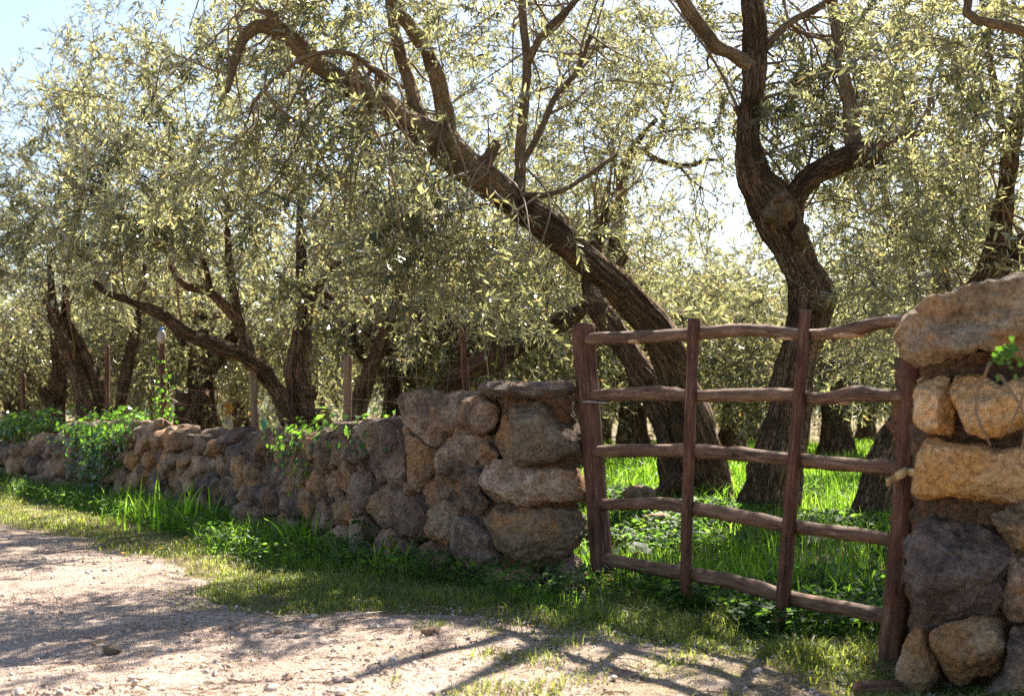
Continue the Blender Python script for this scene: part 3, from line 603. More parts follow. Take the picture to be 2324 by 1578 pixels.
def twigs(O, D, Lt, K, leaf, wid, rg, hi=False, droop=0.15):
    """leafy twigs from origins O along D; opposite leaf pairs. returns leaf V,F and stem V,F"""
    T = len(O); a = rg.normal(size=(T, 3)); p = unit(a - D * np.sum(a * D, 1, keepdims=True)); q = np.cross(D, p)
    kk = np.arange(K); t = 0.12 + 0.88 * (kk // 2 + rg.uniform(0, .3, (T, K))) / (K / 2)
    g = np.array([0, 0, -1.0]); pos = O[:, None] + D[:, None] * (Lt[:, None] * t)[..., None] + g * (droop * Lt[:, None] * t * t)[..., None] * 0.6
    tan = unit(D[:, None] + g * (droop * 1.2 * t)[..., None])
    phi = (kk // 2) * (pi / 2) + (kk % 2) * pi + rg.normal(0, .45, (T, K))
    pr = p[:, None] * np.cos(phi)[..., None] + q[:, None] * np.sin(phi)[..., None]
    op = rg.uniform(0.6, 1.15, (T, K)) * (1.25 - 0.6 * t)
    ld = unit(tan * np.cos(op)[..., None] + pr * np.sin(op)[..., None] + g * 0.12 + rg.normal(0, .08, (T, K, 3)))
    nm = unit(tan * 0.9 + np.array([0, 0, 0.55]) + rg.normal(0, .35, (T, K, 3)))
    ln = leaf * rg.uniform(0.6, 1.15, (T, K)) * (0.75 + 0.35 * np.sin(pi * np.clip(t, 0, 1))); wd = ln * wid * rg.uniform(0.75, 1.2, (T, K))
    V, Fc = leaf_block(pos.reshape(-1, 3), ld.reshape(-1, 3), nm.reshape(-1, 3), ln.ravel(), wd.ravel(), hi)
    # stems: three-sided, two segments
    ts = np.array([0, .5, 1.0]); sp = O[:, None] + D[:, None] * (Lt[:, None] * ts)[..., None] + g * (droop * Lt[:, None] * ts * ts)[..., None] * 0.6
    rs = np.array([.0045, .0032, .0015]) * (leaf / 0.1)
    an = np.array([0, 2.094, 4.189]); ring = p[:, None, None] * np.cos(an)[None, None, :, None] + q[:, None, None] * np.sin(an)[None, None, :, None]
    SV = (sp[:, :, None] + ring * rs[None, :, None, None]).reshape(-1, 3)
    b = np.arange(T)[:, None] * 9; qd = np.array([[s * 3 + i, s * 3 + (i + 1) % 3, s * 3 + 3 + (i + 1) % 3, s * 3 + 3 + i] for s in range(2) for i in range(3)])
    SF = (b[:, None] + qd[None]).reshape(-1, 4)
    return V, Fc, SV, SF
def foliage_mesh(name, lv, lf, sv, sf):
    V = np.vstack([lv, sv]); faces = list(lf) + [sf + len(lv)]
    mi = np.concatenate([np.zeros(sum(len(f) for f in lf), int), np.ones(len(sf), int)])
    me = np_mesh(name, V, faces, False, None, mi); me.materials.append(M_OLIVE); me.materials.append(M_STEM); return me
# shared sprays: a side shoot with a few twigs
SPRAYS = []
for k in range(12):
    rg = np.random.default_rng(900 + k); ax = unit(np.array([1.0, 0, 0.05])); nt_ = rg.integers(4, 7)
    O = [np.zeros(3)]; D = [ax]; Ln = [rg.uniform(.42, .6)]
    for j in range(nt_):
        t = rg.uniform(.05, .6); O.append(ax * Ln[0] * t); D.append(unit(ax * rg.uniform(.4, 1) + rg.normal(0, .55, 3))); Ln.append(rg.uniform(.22, .42))
    lv, lf, sv, sf = twigs(np.array(O), np.array(D), np.array(Ln), 18, 0.070, 0.235, rg, True, 0.12)
    SPRAYS.append(foliage_mesh('leafy_spray', lv, lf, sv, sf))

def seg_nearest(P, limbs):
    best = np.full(len(P), 1e9); bp = np.zeros_like(P)
    for L in limbs:
        for a in L:
            d = np.linalg.norm(P - a, axis=1); m = d < best; best[m] = d[m]; bp[m] = a
    return bp, best
def grow_crown(root, blobs, limbs, seed, n_spray=0, leaf=0.070, wid=0.235, K=16, tw_len=(0.26, 0.52), branch=True, thin=1.0, clump=0.36, clear=(), clear_px=22, zmin=None, vmax=None, clear_p=.88):
    """blobs: (centre xyz, radii xyz, number of twigs)"""
    rg = np.random.default_rng(seed); O = []; cen = []
    base = np.array(root.location); bpts = []; brad = []
    limbp = [resample(np.asarray(l), 24) for l in limbs]
    BV = []; BF = []; off = 0
    for (c, r, n) in blobs:
        c = np.asarray(c, float); r = np.asarray(r, float); nc = max(3, int(n / 16))
        cc = unit(rg.normal(size=(nc, 3))) * (rg.uniform(0.25, 1, (nc, 1)) ** 0.5); cc = c + cc * r
        pick = rg.integers(0, nc, n); pts = cc[pick] + rg.normal(0, clump, (n, 3)) * np.minimum(1, r / 0.35)
        O.append(pts); cen.append(np.repeat(c[None], n, 0))
        if branch:
            allp = np.vstack(limbp)
            for b in cc[:5]:
                dl_ = np.linalg.norm(allp - b, axis=1); cand = np.where(dl_ < dl_.min() * 1.25 + .15)[0]; a = allp[rg.choice(cand)]
                mid = (a + b) / 2 + rg.normal(0, .10, 3) + np.array([0, 0, 0.10]); ln = np.linalg.norm(b - a)
                if ln < 0.15 or ln > 2.6: continue
                V, f, uv = tube([a, a * .6 + mid * .4 + rg.normal(0, .04, 3), mid, b, b + (b - mid) * .35 + np.array([0, 0, -.06])], np.array([.011, .009, .007, .004, .002]) * (0.7 + 0.3 * ln), 5, 0.12, 0.05, 1, cap=False, per=4)
                BV.append(V); BF.append(f[0] + off); off += len(V)
    O = np.vstack(O); cen = np.vstack(cen); n = len(O)
    D = unit(unit(O - cen) * 0.7 + rg.normal(0, .75, (n, 3)) + np.array([0, 0, -.05])); Lt = rg.uniform(*tw_len, n)
    O = O - D * (Lt * 0.4)[:, None]
    keep = rg.random(n) < thin
    if zmin is not None: keep &= (O[:, 2] + np.minimum(D[:, 2], 0) * Lt > zmin + rg.normal(0, .08, n))
    M_ = O + D * (Lt * 0.55)[:, None]; mu = np.stack([CU + M_[:, 0] / M_[:, 1] * F, HV - (M_[:, 2] - EYE) / M_[:, 1] * F], 1)
    if vmax is not None:        # the hanging skirt of the crown, cut back over the wall
        keep &= mu[:, 1] < np.interp(mu[:, 0], *zip(*vmax)) + rg.normal(0, 18, n)
    for CL in clear:           # pickers keep the crown open round the big limbs
        Pl = resample(np.array([(a[0], a[1], a[2], a[3]) for a in CL], float), 60)
        dd = np.hypot(mu[:, None, 0] - Pl[None, :, 0], mu[:, None, 1] - Pl[None, :, 1]); j = dd.argmin(1); near = (dd.min(1) < Pl[j, 3] + clear_px) & (M_[:, 1] < Pl[j, 2] + .1)
        keep &= ~(near & (rg.random(n) < clear_p))
    O, D, Lt, cen = O[keep], D[keep], Lt[keep], cen[keep]; n = len(O)
    if n_spray:
        n_spray = min(n_spray, n // 2)
        # twigs that stand nearest to the road become single sprays
        key = O[:, 1] + rg.uniform(0, 1.2, n); idx = np.argsort(key)[:n_spray]; keep = np.ones(n, bool); keep[idx] = False
        for i in idx:
            o = link('leafy_spray', SPRAYS[rg.integers(0, len(SPRAYS))], None, root, tuple(O[i] - base))
            d = Vector(D[i]); o.rotation_mode = 'QUATERNION'
            from mathutils import Quaternion
            o.rotation_quaternion = d.to_track_quat('X', 'Z') @ Quaternion((1, 0, 0), rg.uniform(-.6, .6)); s = rg.uniform(.75, 1.15) * leaf / 0.070; o.scale = (s, s, s)
        O, D, Lt = O[keep], D[keep], Lt[keep]
    lv, lf, sv, sf = twigs(O, D, Lt, K, leaf, wid, rg)
    me = foliage_mesh('crown', lv - base, lf, sv - base, sf); link('crown', me, None, root, None, 'stuff')
    if BV:
        part('fine_branches', np.vstack(BV), [np.vstack(BF)], M_STEM, root, None, 'stuff', origin=base)
    return len(O)
def B(u, v, d, ru, n, rv=None, rd=None):
    s = d / F; return (at(u, v, d), (1.2 * ru * s, (rd if rd else 1.5 * ru * s), 1.2 * (rv or ru) * s), n)

def tree(label, limbs, blobs, seed, n_spray, group='olive trees of the grove', leaf=0.070, K=16, bark=M_BARK, base=None, extra=(), girth=.86, **kw):
    """limbs: list of (part name, [(u,v,d,r_px)...], material)"""
    p0 = at(*limbs[0][1][0][:3]) if base is None else base
    root = thing('olive_tree', label, 'tree', tuple(p0), group); lines = []
    for k, (nm, L, mt) in enumerate(limbs):
        P, R = px_line(L); R = R * (girth if nm in ('trunk', 'root_flare') else .93); big = R.max() > 0.07
        V, f, uv = tube(P, R, 44 if big else (14 if R.max() > 0.035 else 8), 0.05 if big else 0.07, 0.20 if big else 0.13, seed * 10 + k, flute=0.07 if (nm == 'trunk') else 0, ridge=0.26 if nm in ('trunk', 'root_flare') else 0.09)
        part(nm, V, f, mt, root, uv); lines.append(P)
    if blobs: grow_crown(root, blobs, lines, seed, n_spray, leaf, K=K, clear=[l[1] for l in limbs if l[0] in ('trunk', 'limb', 'branch_stub')] + list(extra), **kw)
    return root
def burl(root, items, seed):
    for k, (u, v, d, ru, rv) in enumerate(items):
        P, f = rock_verts(lambda q: np.full_like(q, 1.0), 0.95, 3, seed + k, 0.34, 0, 2.0); P = P * np.array([ru, ru, rv]) / F * d
        uvv = np.stack([np.arctan2(P[:, 1], P[:, 0]) * 0.1, P[:, 2]], 1); part('burl', P + at(u, v, d), [f], M_LIMB if seed == 70 else M_BARK, root, uvv)

TA_LIMBS = [('trunk', [(685, 1130, 13, 56), (690, 1010, 13, 44), (687, 930, 13, 35), (676, 855, 13, 33), (680, 780, 13, 25), (690, 700, 13, 20), (685, 620, 13, 16), (680, 500, 13, 10), (690, 380, 13, 6)], M_BARK),
      ('limb', [(672, 1000, 12.9, 30), (640, 915, 12.8, 23), (600, 848, 12.7, 21), (550, 805, 12.5, 20), (480, 780, 12.3, 18), (420, 755, 12.1, 16), (370, 715, 12, 14), (310, 688, 11.9, 12), (245, 665, 11.8, 9), (213, 640, 11.8, 7)], M_BARK),
      ('limb', [(572, 815, 12.6, 14), (545, 740, 12.7, 13), (515, 700, 12.7, 13), (475, 662, 12.7, 12), (420, 647, 12.8, 10), (385, 600, 12.8, 7)], M_BARK),
      ('limb', [(545, 740, 12.7, 13), (527, 650, 12.7, 11), (518, 560, 12.7, 9), (515, 440, 12.7, 6)], M_BARK),
      ('limb', [(690, 720, 13, 14), (740, 620, 13, 10), (790, 590, 13, 8), (850, 570, 13, 6)], M_BARK),
      ('limb', [(480, 665, 12.7, 8), (468, 610, 12.6, 7), (455, 570, 12.6, 6)], M_BARK)]
# ---- main leaning olive behind the gate
T1 = [('trunk', [(1606, 1185, 11.2, 84), (1603, 1150, 11.2, 76), (1598, 1080, 11.2, 62), (1575, 980, 11.15, 50), (1545, 880, 11.05, 46), (1512, 790, 10.9, 44), (1460, 715, 10.7, 43), (1390, 640, 10.5, 41), (1310, 570, 10.3, 39), (1220, 495, 10.1, 39), (1140, 435, 9.9, 40), (1080, 390, 9.75, 38)], M_BARK),
      ('limb', [(1150, 443, 9.93, 38), (1110, 412, 9.83, 41), (1060, 375, 9.7, 41), (1000, 325, 9.55, 38), (940, 285, 9.4, 33), (870, 235, 9.2, 29), (780, 185, 9.0, 26), (715, 140, 8.9, 23), (670, 95, 8.8, 22), (625, 65, 8.7, 21), (580, 62, 8.65, 16), (548, 95, 8.6, 12), (530, 150, 8.6, 9), (515, 210, 8.6, 6)], M_LIMB),
      ('trunk', [(1540, 1150, 11.4, 60), (1545, 1080, 11.35, 52), (1525, 990, 11.35, 42), (1490, 900, 11.4, 37), (1440, 820, 11.5, 33), (1390, 745, 11.6, 29), (1350, 690, 11.7, 26), (1335, 640, 11.9, 22), (1345, 560, 12, 18), (1380, 470, 12, 12)], M_BARK),
      ('limb', [(1015, 345, 9.6, 30), (1012, 270, 9.5, 22), (997, 200, 9.4, 20), (975, 130, 9.3, 18), (945, 80, 9.2, 18), (905, 25, 9.1, 17), (880, -40, 9, 15), (850, -150, 8.9, 10), (800, -260, 8.8, 6)], M_LIMB),
      ('limb', [(960, 300, 9.45, 26), (945, 240, 9.5, 18), (925, 180, 9.6, 16), (905, 110, 9.6, 14), (890, 40, 9.6, 12), (880, -60, 9.6, 9), (900, -200, 9.6, 6)], M_LIMB),
      ('limb', [(1160, 455, 10.0, 18), (1180, 400, 10.2, 14), (1180, 330, 10.2, 13), (1190, 240, 10.2, 12), (1196, 140, 10.2, 11), (1188, 60, 10.2, 10), (1185, -40, 10.2, 8), (1200, -200, 10.2, 6)], M_LIMB),
      ('limb', [(1195, 150, 10.2, 9), (1230, 80, 10.1, 9), (1290, 20, 10, 8), (1340, -40, 10, 7), (1420, -120, 10, 5)], M_LIMB),
      ('limb', [(1180, 380, 10.2, 9), (1225, 300, 10.3, 8), (1260, 220, 10.4, 7), (1310, 160, 10.5, 6), (1340, 80, 10.5, 5)], M_LIMB),
      ('limb', [(1150, 440, 9.9, 9), (1250, 440, 10, 7), (1330, 400, 10.2, 6), (1400, 350, 10.3, 5)], M_LIMB),
      ('limb', [(880, 185, 9.0, 9), (800, 125, 8.5, 6), (740, 119, 8.45, 5.5), (690, 131, 8.4, 5), (640, 165, 8.4, 4.5), (585, 218, 8.35, 3.5), (560, 280, 8.3, 2)], M_LIMB),
      ('branch_stub', [(1088, 400, 9.75, 20), (1112, 352, 9.68, 15), (1128, 322, 9.62, 12)], M_LIMB),
      ('branch_stub', [(628, 75, 8.7, 16), (620, 45, 8.68, 15), (618, 24, 8.67, 15)], M_LIMB),
      ('branch_stub', [(1010, 260, 9.5, 14), (1008, 215, 9.45, 11), (1005, 195, 9.43, 10)], M_LIMB),
      ('root_flare', [(1600, 1100, 11.1, 40), (1640, 1140, 11.0, 28), (1690, 1168, 10.9, 16)], M_BARK),
      ('root_flare', [(1550, 1090, 11.1, 36), (1495, 1130, 11.0, 24), (1445, 1160, 10.9, 12)], M_BARK)]
b1 = [B(450, 150, 8.6, 130, 95), B(560, 50, 8.7, 130, 100), B(700, 30, 8.7, 130, 110), B(820, 80, 8.9, 120, 110), B(960, 60, 9.0, 120, 110), B(510, 280, 8.6, 120, 100), B(640, 250, 8.7, 120, 110), B(770, 300, 8.8, 110, 100), B(560, 400, 8.7, 110, 55), B(690, 400, 8.6, 120, 60), B(820, 420, 8.8, 110, 60), B(920, 420, 9.0, 90, 50), B(640, 520, 8.8, 110, 30), B(780, 540, 8.7, 120, 42), B(900, 560, 8.6, 120, 55), B(1010, 600, 8.4, 110, 75), B(1080, 660, 8.3, 100, 80), B(1180, 640, 8.5, 90, 60), B(980, 690, 8.4, 90, 35), B(1170, 560, 8.9, 80, 40), B(860, 640, 8.7, 90, 25), B(880, 200, 8.7, 90, 50), B(760, 170, 8.6, 90, 50),
      B(1080, 190, 9.8, 120, 130), B(1120, 60, 9.8, 120, 120), B(1270, 110, 9.9, 120, 130), B(1250, 250, 10, 120, 130), B(1360, 60, 9.9, 110, 120), B(1400, 180, 10.1, 110, 130), B(1340, 320, 10.2, 120, 140), B(1280, 420, 10.3, 110, 120), B(1430, 330, 10.4, 100, 90), B(1400, 460, 10.6, 110, 110), B(1300, 520, 10.4, 110, 90), B(1460, 560, 11.4, 100, 90), B(1250, 640, 9.6, 70, 30), B(1120, 330, 9.3, 80, 30), B(1480, 60, 9.9, 100, 90), B(1490, 220, 10.2, 90, 60),
      B(640, -130, 8.7, 130, 8), B(900, -140, 9.0, 130, 8), B(1200, -120, 9.8, 130, 8)]
b1 = [(at(*q) , r * 1.0, n) for q, r, n in [((CU + c[0] / c[1] * F, HV - (c[2] - EYE) / c[1] * F, c[1] + (1.7 if c[1] > 9.5 else 0.45)), np.array(r), n) for c, r, n in b1]]
t1 = tree('large leaning olive with a long limb reaching left over the wall, behind the gate', T1, b1, 11, 190, thin=0.52, clear_p=.72, vmax=[(380, 470), (560, 520), (700, 590), (850, 690), (1000, 760), (1280, 765), (1320, 640), (1500, 640)], extra=[l[1] for l in TA_LIMBS])
P, f = rock_verts(lambda q: np.full_like(q, 1.0), 0.25, 2, 5, 0.05, 1); 
# ---- upright olive with burls
T2 = [('trunk', [(1742, 1200, 10.1, 92), (1748, 1160, 10.1, 78), (1756, 1090, 10.1, 62), (1772, 1000, 10.1, 54), (1792, 900, 10.1, 51), (1815, 800, 10.1, 50), (1832, 715, 10.1, 53), (1835, 670, 10.1, 49), (1820, 620, 10.1, 43), (1792, 550, 10.1, 45), (1768, 500, 10.1, 52), (1740, 445, 10.1, 48), (1714, 400, 10.05, 38), (1698, 330, 10, 29), (1700, 260, 10, 27), (1708, 190, 9.9, 27), (1710, 140, 9.9, 29), (1714, 60, 9.8, 25), (1706, 0, 9.75, 24), (1700, -100, 9.7, 19), (1690, -240, 9.6, 12)], M_BARK),
      ('limb', [(1785, 520, 10.1, 42), (1806, 450, 10.1, 32), (1850, 395, 10, 29), (1910, 362, 9.9, 29), (1960, 345, 9.8, 29), (1985, 368, 9.75, 22)], M_BARK),
      ('limb', [(1950, 355, 9.85, 24), (1932, 290, 9.9, 20), (1926, 230, 9.9, 18), (1915, 180, 9.9, 14), (1900, 100, 9.9, 11), (1890, -20, 9.9, 8)], M_LIMB),
      ('limb', [(1965, 345, 9.8, 13), (2000, 332, 9.75, 9), (2045, 310, 9.7, 7.5), (2108, 297, 9.6, 6)], M_LIMB),
      ('limb', [(1712, 150, 9.9, 24), (1665, 125, 9.8, 18), (1620, 102, 9.7, 17), (1592, 62, 9.6, 17), (1560, 20, 9.5, 16), (1530, -40, 9.4, 13), (1500, -140, 9.3, 8)], M_LIMB),
      ('limb', [(1720, 130, 9.9, 10), (1780, 60, 9.9, 9), (1850, 20, 9.9, 8), (1930, -30, 9.9, 6)], M_LIMB),
      ('limb', [(2108, 297, 9.6, 5), (2110, 200, 9.5, 5), (2140, 130, 9.4, 5), (2180, 80, 9.4, 4)], M_LIMB),
      ('branch_stub', [(1690, 260, 10, 10), (1668, 245, 9.98, 7)], M_BARK)]
b2 = [B(1620, 60, 9.6, 90, 50), B(1560, 130, 9.6, 90, 60), B(1640, 190, 9.7, 80, 45), B(1590, 270, 9.8, 60, 18), B(1790, 80, 9.6, 110, 90), B(1850, 170, 9.5, 110, 110), B(1800, 250, 9.3, 90, 80), B(1930, 80, 9.6, 110, 90), B(1970, 190, 9.5, 110, 100), B(1900, 290, 9.3, 90, 80), B(2030, 260, 9.5, 100, 80), B(2050, 120, 9.5, 110, 80), B(1790, 350, 9.3, 60, 30), B(1890, 420, 9.2, 90, 60), B(2010, 420, 9.4, 110, 100), B(2080, 370, 9.5, 90, 70), B(1700, 430, 9.3, 30, 8), B(1800, -120, 9.7, 130, 9), B(1560, -120, 9.5, 130, 7), B(2000, -120, 9.6, 130, 9)]
b2 = [(at(*q) , r * 1.1, n) for q, r, n in [((CU + c[0] / c[1] * F, HV - (c[2] - EYE) / c[1] * F, c[1] + 1.5), np.array(r), n) for c, r, n in b2]]
t2 = tree('upright olive with two orange burls at its fork, behind the gate', T2, b2, 12, 150, girth=.94, thin=0.72, clear_p=.7)
burl(t2, [(1752, 486, 9.85, 26, 19), (1766, 458, 9.84, 25, 20), (1775, 478, 9.86, 30, 34), (1812, 530, 9.95, 22, 26), (1860, 690, 9.9, 20, 24)], 70)
# ---- right olive partly hidden by the tall pillar
T3 = [('trunk', [(1965, 1235, 9.2, 72), (1975, 1190, 9.2, 62), (1992, 1110, 9.2, 50), (2028, 1010, 9.2, 46), (2085, 900, 9.15, 43), (2160, 780, 9.1, 42), (2230, 665, 9.05, 42), (2262, 580, 9, 34), (2272, 500, 9, 26), (2285, 400, 8.95, 22), (2300, 300, 8.9, 20), (2318, 200, 8.9, 17), (2330, 100, 8.8, 14), (2340, -60, 8.8, 9)], M_BARK),
      ('limb', [(2288, 395, 8.95, 15), (2275, 300, 8.8, 11), (2262, 220, 8.75, 10), (2248, 150, 8.7, 9), (2235, 70, 8.7, 7), (2220, -60, 8.7, 5)], M_LIMB),
      ('limb', [(2255, 640, 9.05, 26), (2330, 560, 8.9, 22), (2400, 470, 8.8, 18), (2440, 300, 8.6, 13)], M_BARK),
      ('limb', [(2440, 300, 8.6, 13), (2420, 150, 7.6, 13), (2340, 80, 7.0, 13), (2262, 56, 6.9, 12), (2196, 36, 6.9, 12), (2205, -30, 6.9, 10), (2230, -120, 6.9, 7)], M_LIMB),
      ('branch_stub', [(2278, 560, 9, 18), (2310, 545, 8.9, 12), (2330, 530, 8.88, 10)], M_BARK)]
b3 = [B(2140, 80, 7.4, 90, 35), B(2220, 130, 8.3, 110, 90), B(2160, 220, 8.6, 90, 70), B(2290, 60, 7.6, 110, 60), B(2230, 300, 8.7, 90, 80), B(2170, 390, 8.8, 100, 90), B(2240, 460, 8.9, 80, 70), B(2130, 500, 9.0, 90, 80), B(2200, 560, 8.9, 80, 70), B(2320, 380, 8.8, 90, 60), B(2060, 560, 9.2, 80, 55), B(2140, 620, 9.1, 60, 40), B(2330, 220, 8.6, 100, 60), B(2040, 640, 9.4, 80, 45), B(2030, 740, 9.5, 70, 40), B(2250, -120, 8.0, 160, 18)]
t3 = tree('dark olive rising behind the tall right pillar', T3, b3, 13, 130, thin=0.66, clear_p=.75, extra=[l[1] for l in T2 if l[0] == 'limb'])
burl(t3, [(1962, 1195, 9.0, 26, 30), (2005, 1205, 8.98, 20, 26)], 80)
# ---- olives behind the wall on the left
TA = TA_LIMBS
bA = [B(330, 300, 12.2, 110, 90), B(420, 210, 12.4, 110, 60), B(250, 420, 12.0, 110, 90), B(360, 440, 12.2, 110, 110), B(470, 400, 12.4, 100, 90), B(300, 560, 11.9, 110, 110), B(420, 560, 12.2, 100, 100), B(530, 520, 12.4, 90, 90), B(600, 620, 12.6, 90, 90), B(200, 600, 11.9, 90, 70), B(350, 660, 12.0, 80, 50), B(680, 560, 12.6, 100, 90), B(770, 640, 12.8, 100, 80), B(620, 740, 12.7, 70, 55), B(710, 720, 12.7, 70, 55), B(860, 640, 13, 80, 50), B(560, 480, 12.8, 100, 80), B(450, 120, 12.5, 130, 50), B(620, 380, 13, 120, 60)]
tA = tree('olive with a thick trunk and a low limb stretching left above the wall', TA, bA, 14, 120, leaf=0.082, thin=0.44, zmin=2.2)
burl(tA, [(712, 940, 12.8, 22, 14), (705, 890, 12.8, 14, 18)], 90)
TB = [('trunk', [(208, 1080, 19, 27), (196, 960, 19, 22), (182, 880, 19, 19), (163, 820, 19, 17), (140, 760, 19, 14), (120, 690, 19, 11), (110, 560, 19, 7)], M_BARK),
      ('trunk', [(250, 1080, 19.2, 24), (235, 940, 19.2, 20), (212, 850, 19.2, 18), (180, 780, 19.2, 16), (150, 712, 19.2, 12), (160, 560, 19.2, 8), (200, 380, 19, 5)], M_BARK)]
bB = [B(60, 340, 18.5, 120, 90), B(160, 260, 18.5, 110, 90), B(240, 150, 18.5, 100, 60), B(90, 470, 18.2, 120, 100), B(220, 360, 18.3, 110, 100), B(40, 600, 18, 110, 90), B(150, 580, 18, 110, 100), B(250, 500, 18.2, 110, 90), B(90, 700, 18, 100, 70), B(200, 690, 18, 100, 60), B(20, 460, 18.5, 110, 80), B(330, 200, 18.8, 90, 60), B(300, 350, 19, 100, 60), B(280, 90, 18.8, 70, 25), B(190, 130, 18.5, 60, 20), B(20, 300, 18.5, 60, 15), B(100, 200, 18.6, 60, 20)]
tB = tree('tall far left olive with two crossing dark stems, beyond the ivy', TB, bB, 15, 80, leaf=0.095, tw_len=(.3, .6), zmin=2.25)
tree('olive with one straight dark stem leaning right, left of the ivy covered post', [('trunk', [(268, 1080, 19.5, 20), (272, 960, 19.5, 17), (285, 860, 19.5, 16), (302, 780, 19.5, 15), (312, 720, 19.5, 11), (330, 600, 19.5, 7)], M_BARK)], [B(340, 560, 19.5, 120, 80), B(400, 640, 19.5, 110, 70), B(330, 700, 19.5, 90, 50), B(450, 540, 20, 120, 70), B(380, 740, 20, 90, 30)], 16, 0, leaf=0.115, tw_len=(.35, .7))
tree('gnarled olive with a broad dark trunk at the far left', [('trunk', [(120, 1080, 21, 30), (125, 950, 21, 24), (135, 850, 21, 20), (130, 780, 21, 14), (110, 690, 21, 9)], M_BARK), ('limb', [(125, 930, 21, 16), (105, 905, 21, 14), (95, 880, 20.9, 10)], M_BARK)], [B(60, 760, 20, 110, 70), B(110, 640, 20.5, 120, 70), B(10, 690, 20, 90, 60), B(0, 560, 20, 110, 60)], 17, 0, leaf=0.115, tw_len=(.35, .7))
tree('olive with a bluish lichen trunk leaning right, behind the middle of the wall', [('trunk', [(812, 1110, 15, 30), (814, 940, 15, 24), (838, 845, 15, 20), (872, 765, 15, 18), (896, 700, 15, 15), (915, 620, 15, 11), (960, 520, 15, 7)], M_BARK)], [B(900, 560, 14.6, 110, 60), B(1000, 480, 14.8, 110, 70), B(850, 480, 14.8, 110, 60), B(960, 620, 14.6, 90, 50), B(760, 560, 15, 100, 40), B(900, 700, 15.4, 90, 30), B(560, 250, 15.5, 120, 60), B(700, 180, 15.5, 130, 70), B(620, 420, 15, 120, 70), B(750, 330, 15.4, 120, 80), B(860, 300, 15.5, 110, 60), B(560, 100, 16, 120, 45), B(800, 60, 16, 130, 50), B(980, 150, 16, 120, 50), B(1050, 560, 15, 100, 50), B(940, 40, 16, 120, 40)], 18, 0, leaf=0.11)
tD = tree('olive with a burled limb bending low to the right, behind the wall end', [('trunk', [(975, 1090, 12.6, 32), (985, 950, 12.6, 26), (1015, 880, 12.5, 25), (1080, 832, 12.4, 26), (1140, 800, 12.3, 29), (1210, 762, 12.2, 29), (1290, 722, 12.2, 22), (1360, 660, 12.3, 15), (1420, 580, 12.4, 9)], M_BARK), ('limb', [(1215, 760, 12.2, 14), (1235, 690, 12.3, 10), (1240, 600, 12.4, 7)], M_LIMB)], [B(1240, 560, 12.4, 110, 60), B(1350, 580, 12.3, 110, 70), B(1430, 520, 12.5, 110, 60), B(1160, 720, 12.2, 70, 30)], 19, 0)
burl(tD, [(1132, 808, 12.1, 24, 30), (1200, 770, 12.0, 22, 22)], 95)
tree('olive with a T shaped forked trunk, seen between the burled olive and the right pillar', [('trunk', [(2140, 1120, 15, 30), (2135, 900, 15, 24), (2136, 700, 15, 22), (2132, 600, 15, 22), (2100, 535, 15, 20), (2050, 545, 15, 13), (2020, 500, 15, 10), (2000, 400, 15, 7)], M_BARK), ('limb', [(2135, 620, 15, 18), (2150, 540, 15, 12), (2210, 490, 15, 9), (2280, 440, 15, 6)], M_BARK), ('limb', [(2060, 545, 15, 12), (2070, 640, 14.9, 9), (2095, 700, 14.9, 8), (2090, 760, 14.9, 6)], M_BARK)], [B(2030, 420, 14.6, 110, 60), B(2130, 420, 14.6, 110, 60), B(2230, 420, 15, 110, 60), B(2000, 560, 14.5, 100, 70), B(2090, 640, 14.4, 100, 80), B(2000, 700, 14.4, 90, 70), B(2060, 780, 14.4, 90, 70), B(1950, 620, 14.6, 90, 60), B(1960, 820, 14.6, 80, 40), B(1940, 500, 14.8, 90, 50)], 20, 0, leaf=0.105)
# pale thin bare limb against the sky gap (belongs to a tree further back)
tree('olive with a crooked bare limb against the bright sky gap', [('trunk', [(1310, 1060, 15.5, 26), (1330, 850, 15.5, 22), (1370, 700, 15.5, 20), (1400, 520, 15.4, 16), (1415, 390, 15.3, 13), (1440, 330, 15.2, 9), (1490, 270, 15, 5)], M_BARK), ('limb', [(1410, 400, 15.3, 9), (1445, 340, 15.2, 8), (1490, 362, 15.1, 7), (1540, 376, 15.1, 7), (1580, 372, 15, 6), (1600, 362, 15, 5), (1630, 364, 15, 4)], M_BARK), ('limb', [(1540, 376, 15.1, 3.5), (1570, 410, 15.1, 3), (1600, 430, 15, 2)], M_BARK), ('limb', [(1455, 345, 15.2, 9), (1490, 320, 15.2, 6), (1515, 298, 15.2, 4), (1600, 293, 15.2, 2.5)], M_BARK), ('limb', [(1500, 310, 15.2, 6), (1510, 250, 15.2, 5), (1530, 180, 15.2, 4)], M_BARK)],
     [B(1500, 200, 15, 90, 40), B(1440, 480, 15, 90, 60), B(1560, 250, 15, 80, 22), B(1580, 560, 15.6, 80, 24), B(1500, 620, 15.5, 100, 60), B(1420, 250, 15, 90, 50), B(1520, 420, 15.3, 50, 10), B(1620, 450, 15.3, 50, 8), B(1400, 620, 15.4, 100, 60), B(1100, 150, 15.5, 120, 60), B(1250, 60, 15.5, 130, 60), B(1380, 80, 15.4, 120, 60), B(1280, 220, 15.3, 120, 80), B(1150, 290, 15.4, 100, 50), B(1330, 420, 15.2, 110, 70), B(1240, 400, 15.3, 100, 50), B(1480, 90, 15.2, 110, 45), B(1290, 620, 15.5, 100, 50)], 21, 0, leaf=0.10)

